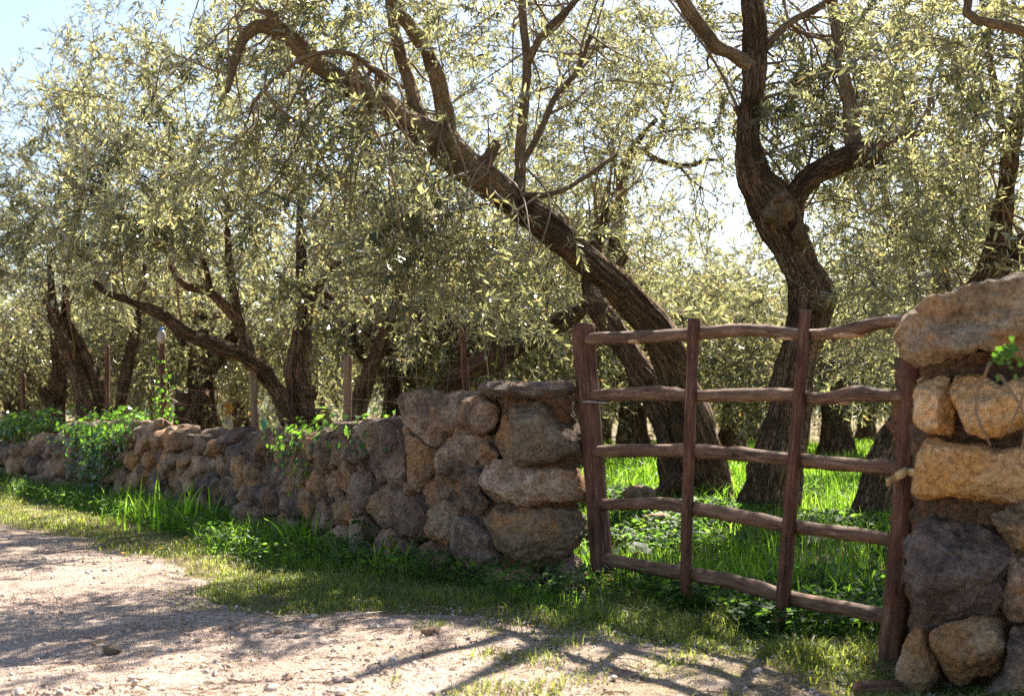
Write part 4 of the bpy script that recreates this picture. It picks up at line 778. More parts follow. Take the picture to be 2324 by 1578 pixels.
# ---- far grove: shared crowns and trunks
FAR = []
for k in range(5):
    rg = np.random.default_rng(300 + k); n = 950
    nb_ = 16; c = unit(rg.normal(size=(nb_, 3))) * np.array([1.5, 1.5, 1.05]) * (rg.uniform(.3, 1, (nb_, 1)) ** .5); c[:, 2] = c[:, 2] * 1.0 + 2.35 - 0.25 * np.hypot(c[:, 0], c[:, 1])
    O = c[rg.integers(0, nb_, n)] + rg.normal(0, .36, (n, 3)); O[:, 2] = np.maximum(O[:, 2], 0.55 + rg.random(n) * .4); D = unit(rg.normal(0, .7, (n, 3)) + unit(O - np.array([0, 0, 2.2])) + np.array([0, 0, -.35]))
    lv, lf, sv, sf = twigs(O, D, rg.uniform(.35, .75, n), 14, 0.13, 0.24, rg)
    cm = foliage_mesh('crown', lv, lf, sv, sf)
    ms = []
    lean = rg.uniform(-.35, .35, 2)
    V, f, uv = tube([(0, 0, -.1), (lean[0] * .2, lean[1] * .2, .5), (lean[0] * .7, lean[1] * .7, 1.2), (lean[0] * 1.6, lean[1], 1.9), (lean[0] * 2, lean[1] * 1.3, 2.7)], [.30, .2, .17, .12, .05], 14, 0.1, .2, k, flute=.08)
    tm = np_mesh('trunk', V, f, True, uv); tm.materials.append(M_BARK)
    lms = []
    for j in range(4):
        a = rg.uniform(0, 2 * pi); s0 = np.array([lean[0] * .7, lean[1] * .7, 1.15]); e = np.array([cos(a) * 1.2, sin(a) * 1.2, rg.uniform(1.9, 2.7)])
        V, f, uv = tube([s0, s0 * .6 + e * .4 + rg.normal(0, .12, 3), e * .8 + s0 * .2 + np.array([0, 0, .1]), e], [.11, .085, .06, .025], 8, 0.12, .12, k * 9 + j)
        lm = np_mesh('limb', V, f, True, uv); lm.materials.append(M_BARK); lms.append(lm)
    FAR.append((tm, lms, cm))
far_named = {  # (u, d, height factor, label)
    0: (1440, 21, 1.0, 'blurred olive seen in the gate between the left stile and the first upright'),
    1: (1660, 24, 0.95, 'blurred olive seen in the gate between its two middle uprights'),
    2: (1900, 20, 1.0, 'dark limbed olive seen in the gate right of the second upright'),
    3: (560, 25, 1.1, 'small dark olive beside the hanging orange cup'),
    4: (470, 22, 1.05, 'olive with a lumpy pollarded stem behind the wall, right of the ivy covered post'),
    5: (905, 20, 1.1, 'pale stemmed olive just right of the lichen trunked olive'),
    6: (1120, 19, 1.1, 'shaded olive standing behind the burled low limb'),
}
spots = [(v[0], v[1], v[2], v[3]) for v in far_named.values()]
rg = np.random.default_rng(55)
rows_d = [23, 27.5, 32.5]
mass = []
for d in rows_d:
    w = 4.3
    xs = np.arange(-0.46 * d - 3, 0.46 * d + 4, w) + rg.uniform(-1, 1)
    for x in xs:
        xx = x + rg.uniform(-.8, .8); dd = d + rg.uniform(-1.3, 1.3)
        if behind(xx, dd) < 1.5: continue
        if any(abs(xx - (s[0] - CU) / F * s[1]) < 2.2 and abs(dd - s[1]) < 2.5 for s in spots[:7]): continue
        spots.append((CU + xx / dd * F, dd, rg.uniform(.9, 1.2), None))
PLACES = [(-1e9, 'beyond the left edge of the ivy'), (60, 'above the ivy mound'), (260, 'behind the far left olives'), (450, 'behind the ivy covered post'), (640, 'behind the pale fence post'), (860, 'behind the thick trunked olive'), (1080, 'behind the lichen trunked olive'), (1290, 'behind the shorter pillar'), (1500, 'behind the left part of the gate'), (1720, 'behind the leaning olive'), (1950, 'behind the upright olive'), (2150, 'behind the right gate stile'), (2350, 'behind the tall pillar')]
used_l = set()
for i, (u, d, h, lab) in enumerate(spots):
    tm, lms, cm = FAR[i % 5]; x = (u - CU) / F * d
    if lab is None:
        rown = 'first' if d < 25.3 else ('middle' if d < 30 else 'deepest')
        for side in ('', ', its left neighbour', ', its right neighbour'):
            lab = 'hazy grey green olive in the ' + rown + ' far row, ' + [p for q, p in PLACES if u >= q][-1] + side
            if lab not in used_l: break
        used_l.add(lab)
    root = thing('olive_tree', lab, 'tree', (x, d, float(gz(x, d))), 'far olive trees in rows' if i >= 7 else 'olive trees of the grove')
    s = h * 1.12; root.scale = (s * rg.uniform(.95, 1.15), s * rg.uniform(.95, 1.15), s); root.rotation_euler = (0, 0, rg.uniform(0, 6.28))
    link('trunk', tm, None, root)
    for lm in lms: link('limb', lm, None, root)
    link('crown', cm, None, root, None, 'stuff')
# beyond that the grove reads as one mass
O = []
for d in (38, 44, 51, 60, 72):
    for x in np.arange(-.46 * d - 4, .46 * d + 4, 4.6) + rg.uniform(-1, 1):
        if behind(x, d) < 2: continue
        n = int(560 * 38 / d); c = unit(rg.normal(size=(12, 3))) * np.array([1.9, 1.9, 1.2]) * (rg.uniform(.3, 1, (12, 1)) ** .5); c[:, 2] += 2.5
        q = c[rg.integers(0, 12, n)] + rg.normal(0, .42, (n, 3)); q[:, 2] = np.maximum(q[:, 2], .4 + rg.random(n) * .5); O.append(q + np.array([x + rg.uniform(-1, 1), d + rg.uniform(-2, 2), .25]))
O = np.vstack(O); D = unit(rg.normal(0, .7, O.shape) + np.array([0, 0, -.3])); lv, lf, sv, sf = twigs(O, D, rg.uniform(.4, .8, len(O)), 8, .19, .26, rg)
link('far_grove', foliage_mesh('far_grove', lv, lf, sv, sf), None, kind='stuff')

# ------------------------------------------------------------------ fence posts and wire behind the wall
FP = [(52, 848, 1010, 18.8, 5.5, 'thin dark fence stake at the far left end of the wall'),
      (243, 782, 985, 16.2, 6.0, 'slim reddish split fence post between the far left olives'),
      (575, 800, 1010, 12.6, 7.5, 'pale square topped fence post beside the low olive limb'),
      (790, 806, 990, 10.8, 9.5, 'short stout fence post in front of the lichen trunked olive'),
      (1048, 742, 930, 9.2, 8.0, 'reddish fence post just left of the shorter pillar')]
posts_w = []
for k, (u, v0, v1, d, r, lab) in enumerate(FP):
    lean = {4: 12, 1: 0, 3: -4}.get(k, 2); P, R = px_line([(u, v0, d, r), (u + lean * .5, (v0 + v1) / 2, d, r), (u + lean, v1, d, r * 1.05), (u + lean, v1 + 90, d, r)])
    V, f, uv = tube(P, R, 10, 0.05, 0.12, 40 + k, ridge=.2); tag(part('fence_post', V, f, M_OLDPOST if k in (2, 3) else M_POST, None, uv, origin=P[2]), lab, 'post', 'wooden posts of the wire fence'); posts_w.append((u, d))
ip = thing('fence_post', 'ivy covered fence post with a bottle on its tip', 'post', tuple(at(374, 965, 14.6)), 'wooden posts of the wire fence')
P, R = px_line([(367, 765, 14.6, 6), (370, 850, 14.6, 7), (374, 965, 14.6, 8), (376, 1060, 14.6, 8)]); V, f, uv = tube(P, R, 10, 0.05, .12, 61, ridge=.2); part('shaft', V, f, M_POST, ip, uv)
def lathe(prof, c, n=16):
    V = []; 
    for r, z in prof:
        for a in np.linspace(0, 2 * pi, n, endpoint=False): V.append((c[0] + r * cos(a), c[1] + r * sin(a), c[2] + z))
    m = len(prof); ii = np.arange((m - 1) * n); a_, b_ = ii // n, ii % n; b2 = (b_ + 1) % n
    return np.array(V), [np.stack([a_ * n + b_, a_ * n + b2, (a_ + 1) * n + b2, (a_ + 1) * n + b_], 1), np.arange(n)[::-1][None], np.arange((m - 1) * n, m * n)[None]]
bt = thing('plastic_bottle', 'cloudy plastic bottle with a blue cap put on the ivy covered post', 'bottle', tuple(at(367, 768, 14.6)))
V, f = lathe([(.045, -.06), (.047, 0), (.046, .06), (.03, .085), (.016, .10)], at(367, 768, 14.6)); part('body', V, f, M_PALEPL, bt)
V, f = lathe([(.018, .10), (.018, .125), (.015, .13)], at(367, 768, 14.6)); part('cap', V, f, M_BLUE, bt)
oc = thing('hanging_cup', 'small orange tapered cup hanging from a far olive, above the wall', 'cup', tuple(at(518, 925, 24)))
V, f = lathe([(.055, -.11), (.07, -.05), (.085, .05), (.085, .09), (.07, .10)], at(518, 925, 24)); part('body', V, f, M_ORANGE, oc)
V, f, uv = tube([at(518, 912, 24), at(519, 890, 24), at(522, 860, 24)], [.006] * 3, 5, .05, 0, 0); part('cord', V, f, M_WIRE, oc, uv)
wf = thing('wire_fence', 'rusty wire mesh strung between the posts behind the wall', 'fence', tuple(at(800, 960, 10.6)))
def fence_xy(s): p = wpos(s); ta = wtan(max(.1, s)); n = unit(np.array([-abs(ta[1]), -abs(ta[0])])); return p - n * 0.62
for k, zoff in enumerate((0.10, 0.30, 0.52, 0.72)):
    pts = []
    for s in np.arange(0.3, 12.5, 0.35):
        q = fence_xy(s); pts.append((q[0], q[1], 0.95 + zoff * 0.75 + 0.025 * sin(s * 2.3 + k) + 0.02 * random.uniform(-1, 1)))
    V, f, uv = tube(pts, [0.0019] * len(pts), 5, 0.12, 0, k, per=3); part('wire', V, f, M_WIRE, wf, uv)
for k, s in enumerate(np.arange(0.45, 6.5, 0.42)):
    q = fence_xy(s); dx = random.uniform(-.12, .12); q2 = fence_xy(s + dx + .001); V, f, uv = tube([(q[0], q[1], 0.92), ((q[0] + q2[0]) / 2, (q[1] + q2[1]) / 2 + .01, 1.22), (q2[0], q2[1], 1.50)], [0.002] * 3, 4, 0.12, 0, k); part('stay', V, f, M_WIRE, wf, uv)

# far yard: pale low wall and teal panels behind the grove
yw = thing('yard_wall', 'pale low wall far away seen under the grove, left of the pale post', 'wall', tuple(at(540, 985, 34)))
def boxm(c, sx, sy, sz):
    V = np.array([(x, y, z) for x in (-1, 1) for y in (-1, 1) for z in (-1, 1)]) * np.array([sx, sy, sz]) / 2 + c
    return V, [np.array([[0, 1, 3, 2], [4, 6, 7, 5], [0, 4, 5, 1], [2, 3, 7, 6], [0, 2, 6, 4], [1, 5, 7, 3]])]
V, f = boxm(at(535, 965, 34), 2.6, .3, .9); part('panel', V, f, M_WHITE, yw, smooth=False)
for k, (u, v, w, h) in enumerate([(560, 955, 34, 18), (592, 965, 26, 26), (500, 962, 14, 16), (620, 968, 18, 22)]):
    V, f = boxm(at(u, v, 33.5), w / F * 33.5, .06, h / F * 33.5); tag(part('teal_barrier', V, f, M_TEAL, None, smooth=False), ['teal panel under the orange cup, far behind the wall', 'teal panel left beside the pale fence post, far behind', 'small teal panel at the left end of the pale yard wall', 'teal panel right of the pale fence post, far behind'][k], 'panel', 'teal panels in the far yard')
sp = thing('tree_stump', 'dark sawn olive stump behind the wall, right of the ivy covered post', 'stump', tuple(at(412, 985, 20)))
P, R = px_line([(410, 1050, 20, 26), (411, 980, 20, 22), (414, 930, 20, 21), (416, 890, 20, 19)]); V, f, uv = tube(P, R, 18, .06, .14, 66, ridge=.2, flute=.06); part('trunk', V, f, M_BARK, sp, uv)
burl(sp, [(448, 935, 19.8, 22, 24), (458, 900, 19.8, 15, 20), (440, 975, 19.8, 18, 20)], 140)

# ------------------------------------------------------------------ grass and weeds
def blades(x, y, h, w, rg, lean=0.5, z=None):
    n = len(x); z = gz(x, y) if z is None else z; B0 = np.stack([x, y, z - .01], 1); a = rg.uniform(0, 2 * pi, n); dirn = np.stack([np.cos(a), np.sin(a), 0 * a], 1)
    b = rg.uniform(0, 2 * pi, n); sd = np.stack([np.cos(b), np.sin(b), 0 * b], 1) * (w / 2)[:, None]; ln = lean * rg.uniform(.1, 1.2, n)
    m = B0 + dirn * (h * ln * .3)[:, None] + np.array([0, 0, 1]) * (h * .6)[:, None]; t = B0 + dirn * (h * ln)[:, None] + np.array([0, 0, 1]) * (h * (1 - .35 * np.minimum(ln, 1.2)))[:, None]
    V = np.stack([B0 - sd, B0 + sd, m + sd * .8, m - sd * .8, t], 1).reshape(-1, 3); i = np.arange(n)[:, None] * 5
    return V, [i + np.array([[0, 1, 2, 3]]), i + np.array([[3, 2, 4]])]
def scatter(n, x0, x1, y0, y1, dens, rg, vis=True):
    x = rg.uniform(x0, x1, n); y = rg.uniform(y0, y1, n)
    if vis: k = np.abs(x / np.maximum(y, .1)) < 0.44; x, y = x[k], y[k]
    k = rg.random(len(x)) < dens(x, y); return x[k], y[k]
rg = np.random.default_rng(77)
def pn(x, y, s, o=0): return fbm(np.stack([x * s, y * s, 0 * x + o], -1), 3)
# behind the gate and wall: lush
def d_back(x, y):
    t = behind(x, y); return sstep(-.05, .25, t) * (0.45 + 0.55 * (pn(x, y, .9) > -.15)) * np.clip(12 / y, .12, 1) ** 1.1
x, y = scatter(330000, -7, 8, 6, 30, d_back, rg); k = (behind(x, y) < 4) | (x > -0.6) | (rg.random(len(x)) < .15); x, y = x[k], y[k]
h = (0.10 + 0.15 * np.clip(pn(x, y, 1.1, 3) + .5, 0, 1.3)) * rg.uniform(.5, 1.3, len(x)); V, f = blades(x, y, h, rg.uniform(.006, .011, len(x)) * np.clip(y / 9, 1, 2.2), rg, .7)
print('back blades', len(x)); link('orchard_grass', np_mesh('orchard_grass', V, f, True), M_GRASS, kind='stuff')
# verge in front of the wall
def d_verge(x, y):
    t = behind(x, y); e = side_of_edge(x, y); zone = (t < .06) * np.where(e < .04, 1, np.exp(-np.maximum(e - .04, 0) * 7)) * (x < .55) * (e < .6)
    return zone * np.clip(0.25 + sstep(.1, -.5, e), 0, 1) * (0.5 + 0.5 * (pn(x, y, 2.2, 8) > -.3)) * np.clip(11 / y, .2, 1)
x, y = scatter(320000, -9, .7, 6.2, 21, d_verge, rg); t = -behind(x, y)
h = np.where(t < .62, .09 + .16 * np.clip(pn(x, y, 1.7, 5) + .6, 0, 1.4), .03 + .03 * np.clip(pn(x, y, 2, 6) + .7, 0, 1.5)) * rg.uniform(.5, 1.3, len(x))
h = h * np.where(x > -.55, .38, 1.0); tall = t < .62 + .2 * pn(x, y, 1.1, 7)
V, f = blades(x[tall], y[tall], h[tall], rg.uniform(.005, .010, tall.sum()), rg, .8); link('verge_grass', np_mesh('verge_grass', V, f, True), M_GRASS, kind='stuff')
V, f = blades(x[~tall], y[~tall], h[~tall], rg.uniform(.005, .009, (~tall).sum()), rg, 1.0); link('short_grass', np_mesh('short_grass', V, f, True), M_DRY, kind='stuff')
print('verge', tall.sum(), (~tall).sum())
# sparse tufts on the drive in front of the gate and along the road edge
def d_drive(x, y):
    e = side_of_edge(x, y); t = behind(x, y); c = np.clip(pn(x, y, 2.6, 11) + .42, 0, 1)
    return (t < .5) * (x > -1.9) * np.where(x > -.5, 1, np.exp(-np.maximum(e, 0) * 7)) * np.clip(np.where(e < 0, .35 + .75 * c, (c ** 1.2) * np.exp(-np.maximum(e, 0) * .9) * .95), 0, 1)
x, y = scatter(150000, -2, 2.2, 4.2, 8.3, d_drive, rg); h = (.026 + .042 * np.clip(pn(x, y, 3, 12) + .5, 0, 1.5)) * rg.uniform(.5, 1.4, len(x))
k = behind(x, y) > -.5; h = np.where(k, h * 1.7, h); V, f = blades(x, y, h, rg.uniform(.004, .007, len(x)), rg, 1.1); link('drive_grass', np_mesh('drive_grass', V, f, True), M_DRY, kind='stuff'); print('drive', len(x))
x, y = scatter(60000, -8, 6, 6, 20, lambda x, y: (((behind(x, y) > 0) & (behind(x, y) < 4)) | ((behind(x, y) < .0) & (side_of_edge(x, y) < .2) & (x < .5))) * np.clip(8 / y, .1, 1) ** 1.5 * .22, rg)
V, f = blades(x, y, (.06 + .16 * (behind(x, y) > -.5)) * rg.uniform(.4, 1.3, len(x)), rg.uniform(.003, .006, len(x)), rg, .9); link('dry_stalks', np_mesh('dry_stalks', V, f, True), M_LITTER, kind='stuff')
# leafy ground cover
def leaf_cover(name, x, y, zlo, zhi, size, mat, rg):
    n = len(x); B0 = np.stack([x, y, gz(x, y) + rg.uniform(zlo, zhi, n)], 1); a = rg.uniform(0, 2 * pi, n); Ld = unit(np.stack([np.cos(a), np.sin(a), rg.uniform(-.2, .8, n)], 1)); N = unit(np.stack([rg.normal(0, .5, n), rg.normal(0, .5, n), np.ones(n)], 1))
    V, f = leaf_block(B0, Ld, N, size * rg.uniform(.5, 1.3, n), size * rg.uniform(.35, .7, n), True); link(name, np_mesh(name, V, f, True), mat, kind='stuff')
x, y = scatter(150000, -8, .8, 7, 20, lambda x, y: (np.abs(behind(x, y) + .36) < .40) * (0.15 + .85 * (pn(x, y, 1.6, 21) > -.2)) * np.clip(9 / y, .2, 1), rg); leaf_cover('wall_foot_weeds', x, y, .01, .19, .042, M_WEED, rg); print('cover', len(x))
x, y = scatter(90000, .2, 3.5, 6, 12, lambda x, y: (behind(x, y) > -.1) * (pn(x, y, 1.3, 22) > -.1) * .8, rg); leaf_cover('clover_patch', x, y, .02, .16, .05, M_WEED, rg); print('clover', len(x))
# fallen leaves
x, y = scatter(5000, -2, 2.2, 4.3, 8, lambda x, y: (behind(x, y) < .6) * (.35 + .65 * (pn(x, y, 1.7, 31) > 0)), rg); n = len(x)
B0 = np.stack([x, y, gz(x, y) + .022], 1); a = rg.uniform(0, 2 * pi, n); V, f = leaf_block(B0, unit(np.stack([np.cos(a), np.sin(a), rg.normal(0, .15, n)], 1)), unit(np.stack([rg.normal(0, .4, n), rg.normal(0, .4, n), np.ones(n)], 1)), rg.uniform(.03, .06, n), rg.uniform(.008, .014, n)); link('leaf_litter', np_mesh('leaf_litter', V, f, False), M_LITTER, kind='stuff')

x, y = scatter(260, -2, 2.2, 4.4, 8, lambda x, y: (behind(x, y) < .3) * .6 + 0 * x, rg); n = len(x); a = rg.uniform(0, 2 * pi, n); lt = rg.uniform(.05, .22, n); A0 = np.stack([x, y, gz(x, y) + .024], 1); Dd = np.stack([np.cos(a), np.sin(a), rg.uniform(-.02, .08, n)], 1)
VV = []; FF = []; o_ = 0
for p, d_, l_ in zip(A0, Dd, lt):
    V, f, uv = tube([p, p + d_ * l_ * .5 + rg.normal(0, .008, 3), p + d_ * l_], [.0032, .0028, .0015], 4, .06, 0, 0, cap=False, per=3); VV.append(V); FF.append(f[0] + o_); o_ += len(V)
link('fallen_twigs', np_mesh('fallen_twigs', np.vstack(VV), [np.vstack(FF)], True), M_STEM, kind='stuff')
# pebbles on the road
def pebble_mat(name, c):
    m, nt, b = new_mat(name); t = NT(nt); geo = t.n('ShaderNodeNewGeometry'); oi = t.n('ShaderNodeObjectInfo')
    r = t.math('FRACT', t.math('ADD', geo.outputs['Random Per Island'], oi.outputs['Random']))
    col = t.ramp(r, [(0.0, (0.36, 0.24, 0.18)), (0.25, (0.43, 0.34, 0.285)), (0.6, c), (1.0, (0.62, 0.55, 0.48))])
    col = t.mix(.6, col, t.ramp(t.noise(geo.outputs['Position'], 90, 4), [(.3, (.6, .6, .6)), (.7, (1.2, 1.2, 1.2))]), 'MULTIPLY')
    t.l(col, b.inputs['Base Color']); b.inputs['Roughness'].default_value = .9; b.inputs['Specular IOR Level'].default_value = .2; return m
M_PEB = pebble_mat('pale_pebble', (0.56, 0.455, 0.38))
iv, if_ = ico(1)
x, y = scatter(60000, -6.5, 2.0, 3.9, 13, lambda x, y: ((side_of_edge(x, y) > -.05) | ((x > -1) & (behind(x, y) < .1) & (pn(x, y, 2, 51) > 0.1))) * np.clip(6 / y, .1, 1) ** 1.5 * (.35 + .65 * (pn(x, y, 1.1, 41) > -.1)), rg); n = len(x)
sz = np.exp(rg.normal(-5.25, .45, n)) ; sc = sz[:, None] * rg.uniform(.6, 1.3, (n, 3)) * np.array([1, 1, .7]); a = rg.uniform(0, 2 * pi, n)
VV = iv[None] * sc[:, None] * rg.uniform(.78, 1.2, (n, len(iv), 1)); VV = np.stack([VV[..., 0] * np.cos(a)[:, None] - VV[..., 1] * np.sin(a)[:, None], VV[..., 0] * np.sin(a)[:, None] + VV[..., 1] * np.cos(a)[:, None], VV[..., 2]], -1)
# only the 20-face solids would be too many: use an octahedron for the smallest
V = (VV + np.stack([x, y, road_z(x, y) + sz * .2], 1)[:, None])
ov = np.array([(1, 0, 0), (0, 1, 0), (-1, 0, 0), (0, -1, 0), (0, 0, 1), (0, 0, -1)], float); of = np.array([(0, 1, 4), (1, 2, 4), (2, 3, 4), (3, 0, 4), (1, 0, 5), (2, 1, 5), (3, 2, 5), (0, 3, 5)])
VV = ov[None] * sc[:, None] * rg.uniform(.7, 1.2, (n, 6, 1)); VV = np.stack([VV[..., 0] * np.cos(a)[:, None] - VV[..., 1] * np.sin(a)[:, None], VV[..., 0] * np.sin(a)[:, None] + VV[..., 1] * np.cos(a)[:, None], VV[..., 2]], -1); V = VV + np.stack([x, y, road_z(x, y) + sz * .2], 1)[:, None]
link('gravel', np_mesh('gravel', V.reshape(-1, 3), [(np.arange(n)[:, None, None] * 6 + of[None]).reshape(-1, 3)], False), M_PEB, road, None, 'stuff'); print('gravel', n)
PEB = []
for k in range(10):
    P, f = rock_verts(lambda q: np.full_like(q, 1.0), 0.8, 2, 800 + k, .16, 4, 2.3); me = np_mesh('pebble', P * np.array([1, 1, .62]), [f], True); me.materials.append(M_PEB); PEB.append(me)
x, y = scatter(2400, -4.5, 1.6, 4.6, 9.5, lambda x, y: (side_of_edge(x, y) > .02) * np.clip(5.5 / y, .1, 1) ** 2 * np.clip(.9 - .5 * (x + .3), .12, 1), rg); m = min(260, len(x))
for i in range(m):
    s = float(np.exp(rg.normal(-4.5, .36))); link('pebble', PEB[i % 10], None, road, (x[i], y[i], float(road_z(x[i], y[i])) + s * .25), None, (rg.normal(0, .3), rg.normal(0, .3), rg.uniform(0, 6.28)), (s * rg.uniform(.8, 1.4), s, s))
def lone_rock(name, u, v, d, r, mat, label, seed, cat='rock', flat=.7):
    P, f = rock_verts(lambda q: np.full_like(q, 1.0), .9, 3, seed, .14, 6, 2.4); P = P * np.array([r * 1.2, r, r * flat]); return tag(part(name, P + at(u, v, d), [f], mat, None), label, cat)
gd = lambda v, z=0.0: (EYE - z) * F / (v - HV)
lone_rock('loose_stone', 254, 1474, gd(1478), .035, M_ROCK_WARM, 'lone round stone lying out on the pale gravel road', 1)
lone_rock('loose_stone', 976, 1434, gd(1440), .042, M_ROCK_WARM, 'loose pale stone on the drive in front of the wall end', 2)
lone_rock('field_rock', 1452, 1121, 10.6, .11, M_ROCK, 'brown rock in the grass left of the leaning olive trunk', 3)
lone_rock('field_rock', 1492, 1180, 9.6, .10, M_ROCK_WARM, 'orange rock in the grass behind the fourth rail of the gate', 4)
for k, (poly, lab) in enumerate([([(1881, 1483), (1960, 1483), (1992, 1490), (1992, 1500), (1930, 1500), (1890, 1492)], 'pale flat slab beside the foot of the right gate stile'), ([(1929, 1506), (1960, 1503), (2010, 1518), (2040, 1530), (2030, 1537), (1975, 1532)], 'grey flat slab under the foot of the right gate stile')]):
    W2 = np.array([[(u - CU) / F * gd(v, -.035), gd(v, -.035)] for u, v in poly]); c = W2.mean(0); loc = W2 - c
    P, f = rock_verts(poly_radial(loc[::-1] if np.cross(loc[0], loc[1]) < 0 else loc), .03, 3, 30 + k, .03, 4, 4); P = np.stack([P[:, 0], P[:, 2], P[:, 1]], 1); f = f[:, ::-1]
    tag(part('paving_slab', P + np.array([c[0], c[1], -.02]), [f], M_ROCK, None), lab, 'slab')
V, f, uv = tube([at(1950, 1570, 5.0), at(2035, 1566, 5.05)], [.05, .05], 8, .03, .1, 9, ridge=.1); tag(part('timber_block', V, f, M_POST, None, uv), 'dark timber block on the ground at the foot of the right pillar', 'block')
V, f, uv = tube([(*((u - CU) / F * gd(v), gd(v)), .02 + z) for u, v, z in ((741, 1421, 0), (790, 1411, .012), (840, 1403, .01), (879, 1393, 0))], [.003, .006, .006, .003], 7, .03, .1, 5); tag(part('dry_stick', V, f, flat_mat('bleached_stick', (.45, .36, .27), .8), None, uv), 'thin bleached stick lying on the gravel before the wall', 'stick')

# ------------------------------------------------------------------ ivy
IV = np.array([(0, 0), (.5, .05), (.33, .28), (.62, .42), (.28, .55), (0, 1.0), (-.28, .55), (-.62, .42), (-.33, .28), (-.5, .05)], float)
IVM = np.column_stack([IV[:, 0] * .5, (IV[:, 1]) * 0.55, -.06 * np.abs(IV[:, 0])])
ivm = np_mesh('ivy_leaf', IVM, [np.array([[0, 1, 2, 5], [2, 3, 4, 5], [0, 5, 8, 9], [5, 6, 7, 8]])], False); ivm.materials.append(M_IVY)
def ivy(label, region, n_part, n_stuff, size, seed, group='ivy plants on the stonework', stems=5):
    """region: function(rg,n) -> surface points and outward normals"""
    rg = np.random.default_rng(seed); P, N = region(rg, n_part + n_stuff); c = P.mean(0); root = thing('ivy_plant', label, 'ivy', tuple(c), group)
    o = np.argsort(-P[:, 2] + rg.normal(0, .2, len(P))); P, N = P[o], N[o]
    for p, n in zip(P[:n_part], N[:n_part]):
        l = link('ivy_leaf', ivm, None, root, tuple(p - c)); q = Vector(unit(n + rg.normal(0, .35, 3))).to_track_quat('Z', 'Y')
        from mathutils import Quaternion
        l.rotation_mode = 'QUATERNION'; l.rotation_quaternion = q @ Quaternion((0, 0, 1), rg.uniform(0, 6.28)); s = size * rg.uniform(.6, 1.35); l.scale = (s, s, s)
    if n_stuff:
        Q, M_ = P[n_part:], N[n_part:]; n = len(Q); Mn = unit(M_ + rg.normal(0, .4, (n, 3))); a = rg.normal(size=(n, 3)); Ld = unit(a - Mn * np.sum(a * Mn, 1, keepdims=True)); S = np.cross(Ld, Mn); sz = size * rg.uniform(.5, 1.2, n)
        V = Q[:, None] + (S[:, None] * IVM[None, :, :1] + Ld[:, None] * IVM[None, :, 1:2] + Mn[:, None] * IVM[None, :, 2:]) * sz[:, None, None]
        fs = np.array([[0, 1, 2, 5], [2, 3, 4, 5], [0, 5, 8, 9], [5, 6, 7, 8]]); part('leaf_mass', V.reshape(-1, 3), [(np.arange(n)[:, None, None] * 10 + fs[None]).reshape(-1, 4)], M_IVY, root, None, 'stuff', False, origin=c)
    for k in range(stems):
        i = rg.integers(0, len(P)); a = P[i]; b = a + np.array([rg.normal(0, .2), 0, -.3]); V, f, uv = tube([a, (a + b) / 2 + rg.normal(0, .05, 3), b], [.006, .005, .003], 5, .05, .05, k); part('vine_stem', V, f, M_STEM, root, uv)
    return root
def wall_region(pts_uv, spread, out=(.04, .12), top=0.14):
    """points around pixel centres, set on the wall's road face or top"""
    C = np.array(pts_uv, float)
    def fn(rg, n):
        i = rg.integers(0, len(C), n); uv = C[i] + rg.normal(0, 1, (n, 2)) * np.array(spread); P = []; N = []
        for u, v in uv:
            ss = np.linspace(0, L, 260); pp = np.stack([np.interp(ss, WS, WPATH[:, 0]), np.interp(ss, WS, WPATH[:, 1])], 1); uu = CU + pp[:, 0] / pp[:, 1] * F; k = np.argmin(np.abs(uu - u)); s = ss[k]; d = pp[k, 1]
            z = EYE + (HV - v) / F * d; ta = wtan(max(.1, s)); nn = unit(np.array([-abs(ta[1]), -abs(ta[0]), 0])); tp = wtop(s)
            if z > tp - .02: p = np.array([pp[k, 0], d, min(z, tp + top * rg.uniform(.3, 1))]) - nn * rg.uniform(-.05, .45); N.append(unit(np.array([nn[0] * .5, nn[1] * .5, 1.0])))
            else: p = np.array([pp[k, 0], d, max(z, .05)]) + nn * rg.uniform(*out); N.append(unit(nn + np.array([0, 0, .45])))
            P.append(p)
        return np.array(P), np.array(N)
    return fn
ivy('ivy with bright leaves trailing over the wall top beside the thick trunked olive', wall_region([(700, 965), (740, 955), (780, 958), (690, 990), (650, 1010), (680, 1040), (720, 1000), (700, 1080), (650, 970), (835, 1000)], (20, 20)), 240, 0, .10, 1)
ivy('ivy curtain hanging thickly down the wall on the left', wall_region([(180, 960), (220, 960), (260, 955), (295, 965), (200, 1000), (240, 1010), (280, 990), (210, 1050), (250, 1050), (230, 1080)], (20, 22), (.05, .25), .2), 220, 1400, .11, 2)
ivy('big sunlit ivy mound over the far left end of the wall', wall_region([(0, 930), (30, 935), (70, 945), (10, 970), (-20, 1000), (-30, 960), (40, 955)], (22, 20), (.05, .35), .45), 200, 1000, .13, 3)
def ivy_post(rg, n):
    t = rg.random(n) ** .7; a = rg.uniform(0, 2 * pi, n); P = np.array([at(368 + 8 * q, 790 + 190 * q, 14.6) for q in t]); r = rg.uniform(.04, .13, n); D = np.stack([np.cos(a), np.sin(a), 0 * a], 1); return P + D * r[:, None], unit(D + np.array([0, 0, .3]))
ivy('ivy climbing the post with the bottle', ivy_post, 110, 0, .075, 4)
def ivy_pil(rg, n):
    P = np.array([at(2290 + rg.normal(0, 22), 815 + rg.normal(0, 22), 4.62) for _ in range(n)]); return P, np.tile(unit(np.array([-.4, -.9, .3])), (n, 1))
ivy('small dark ivy sprig under the boulder on the tall right pillar', ivy_pil, 26, 0, .05, 5, stems=3)

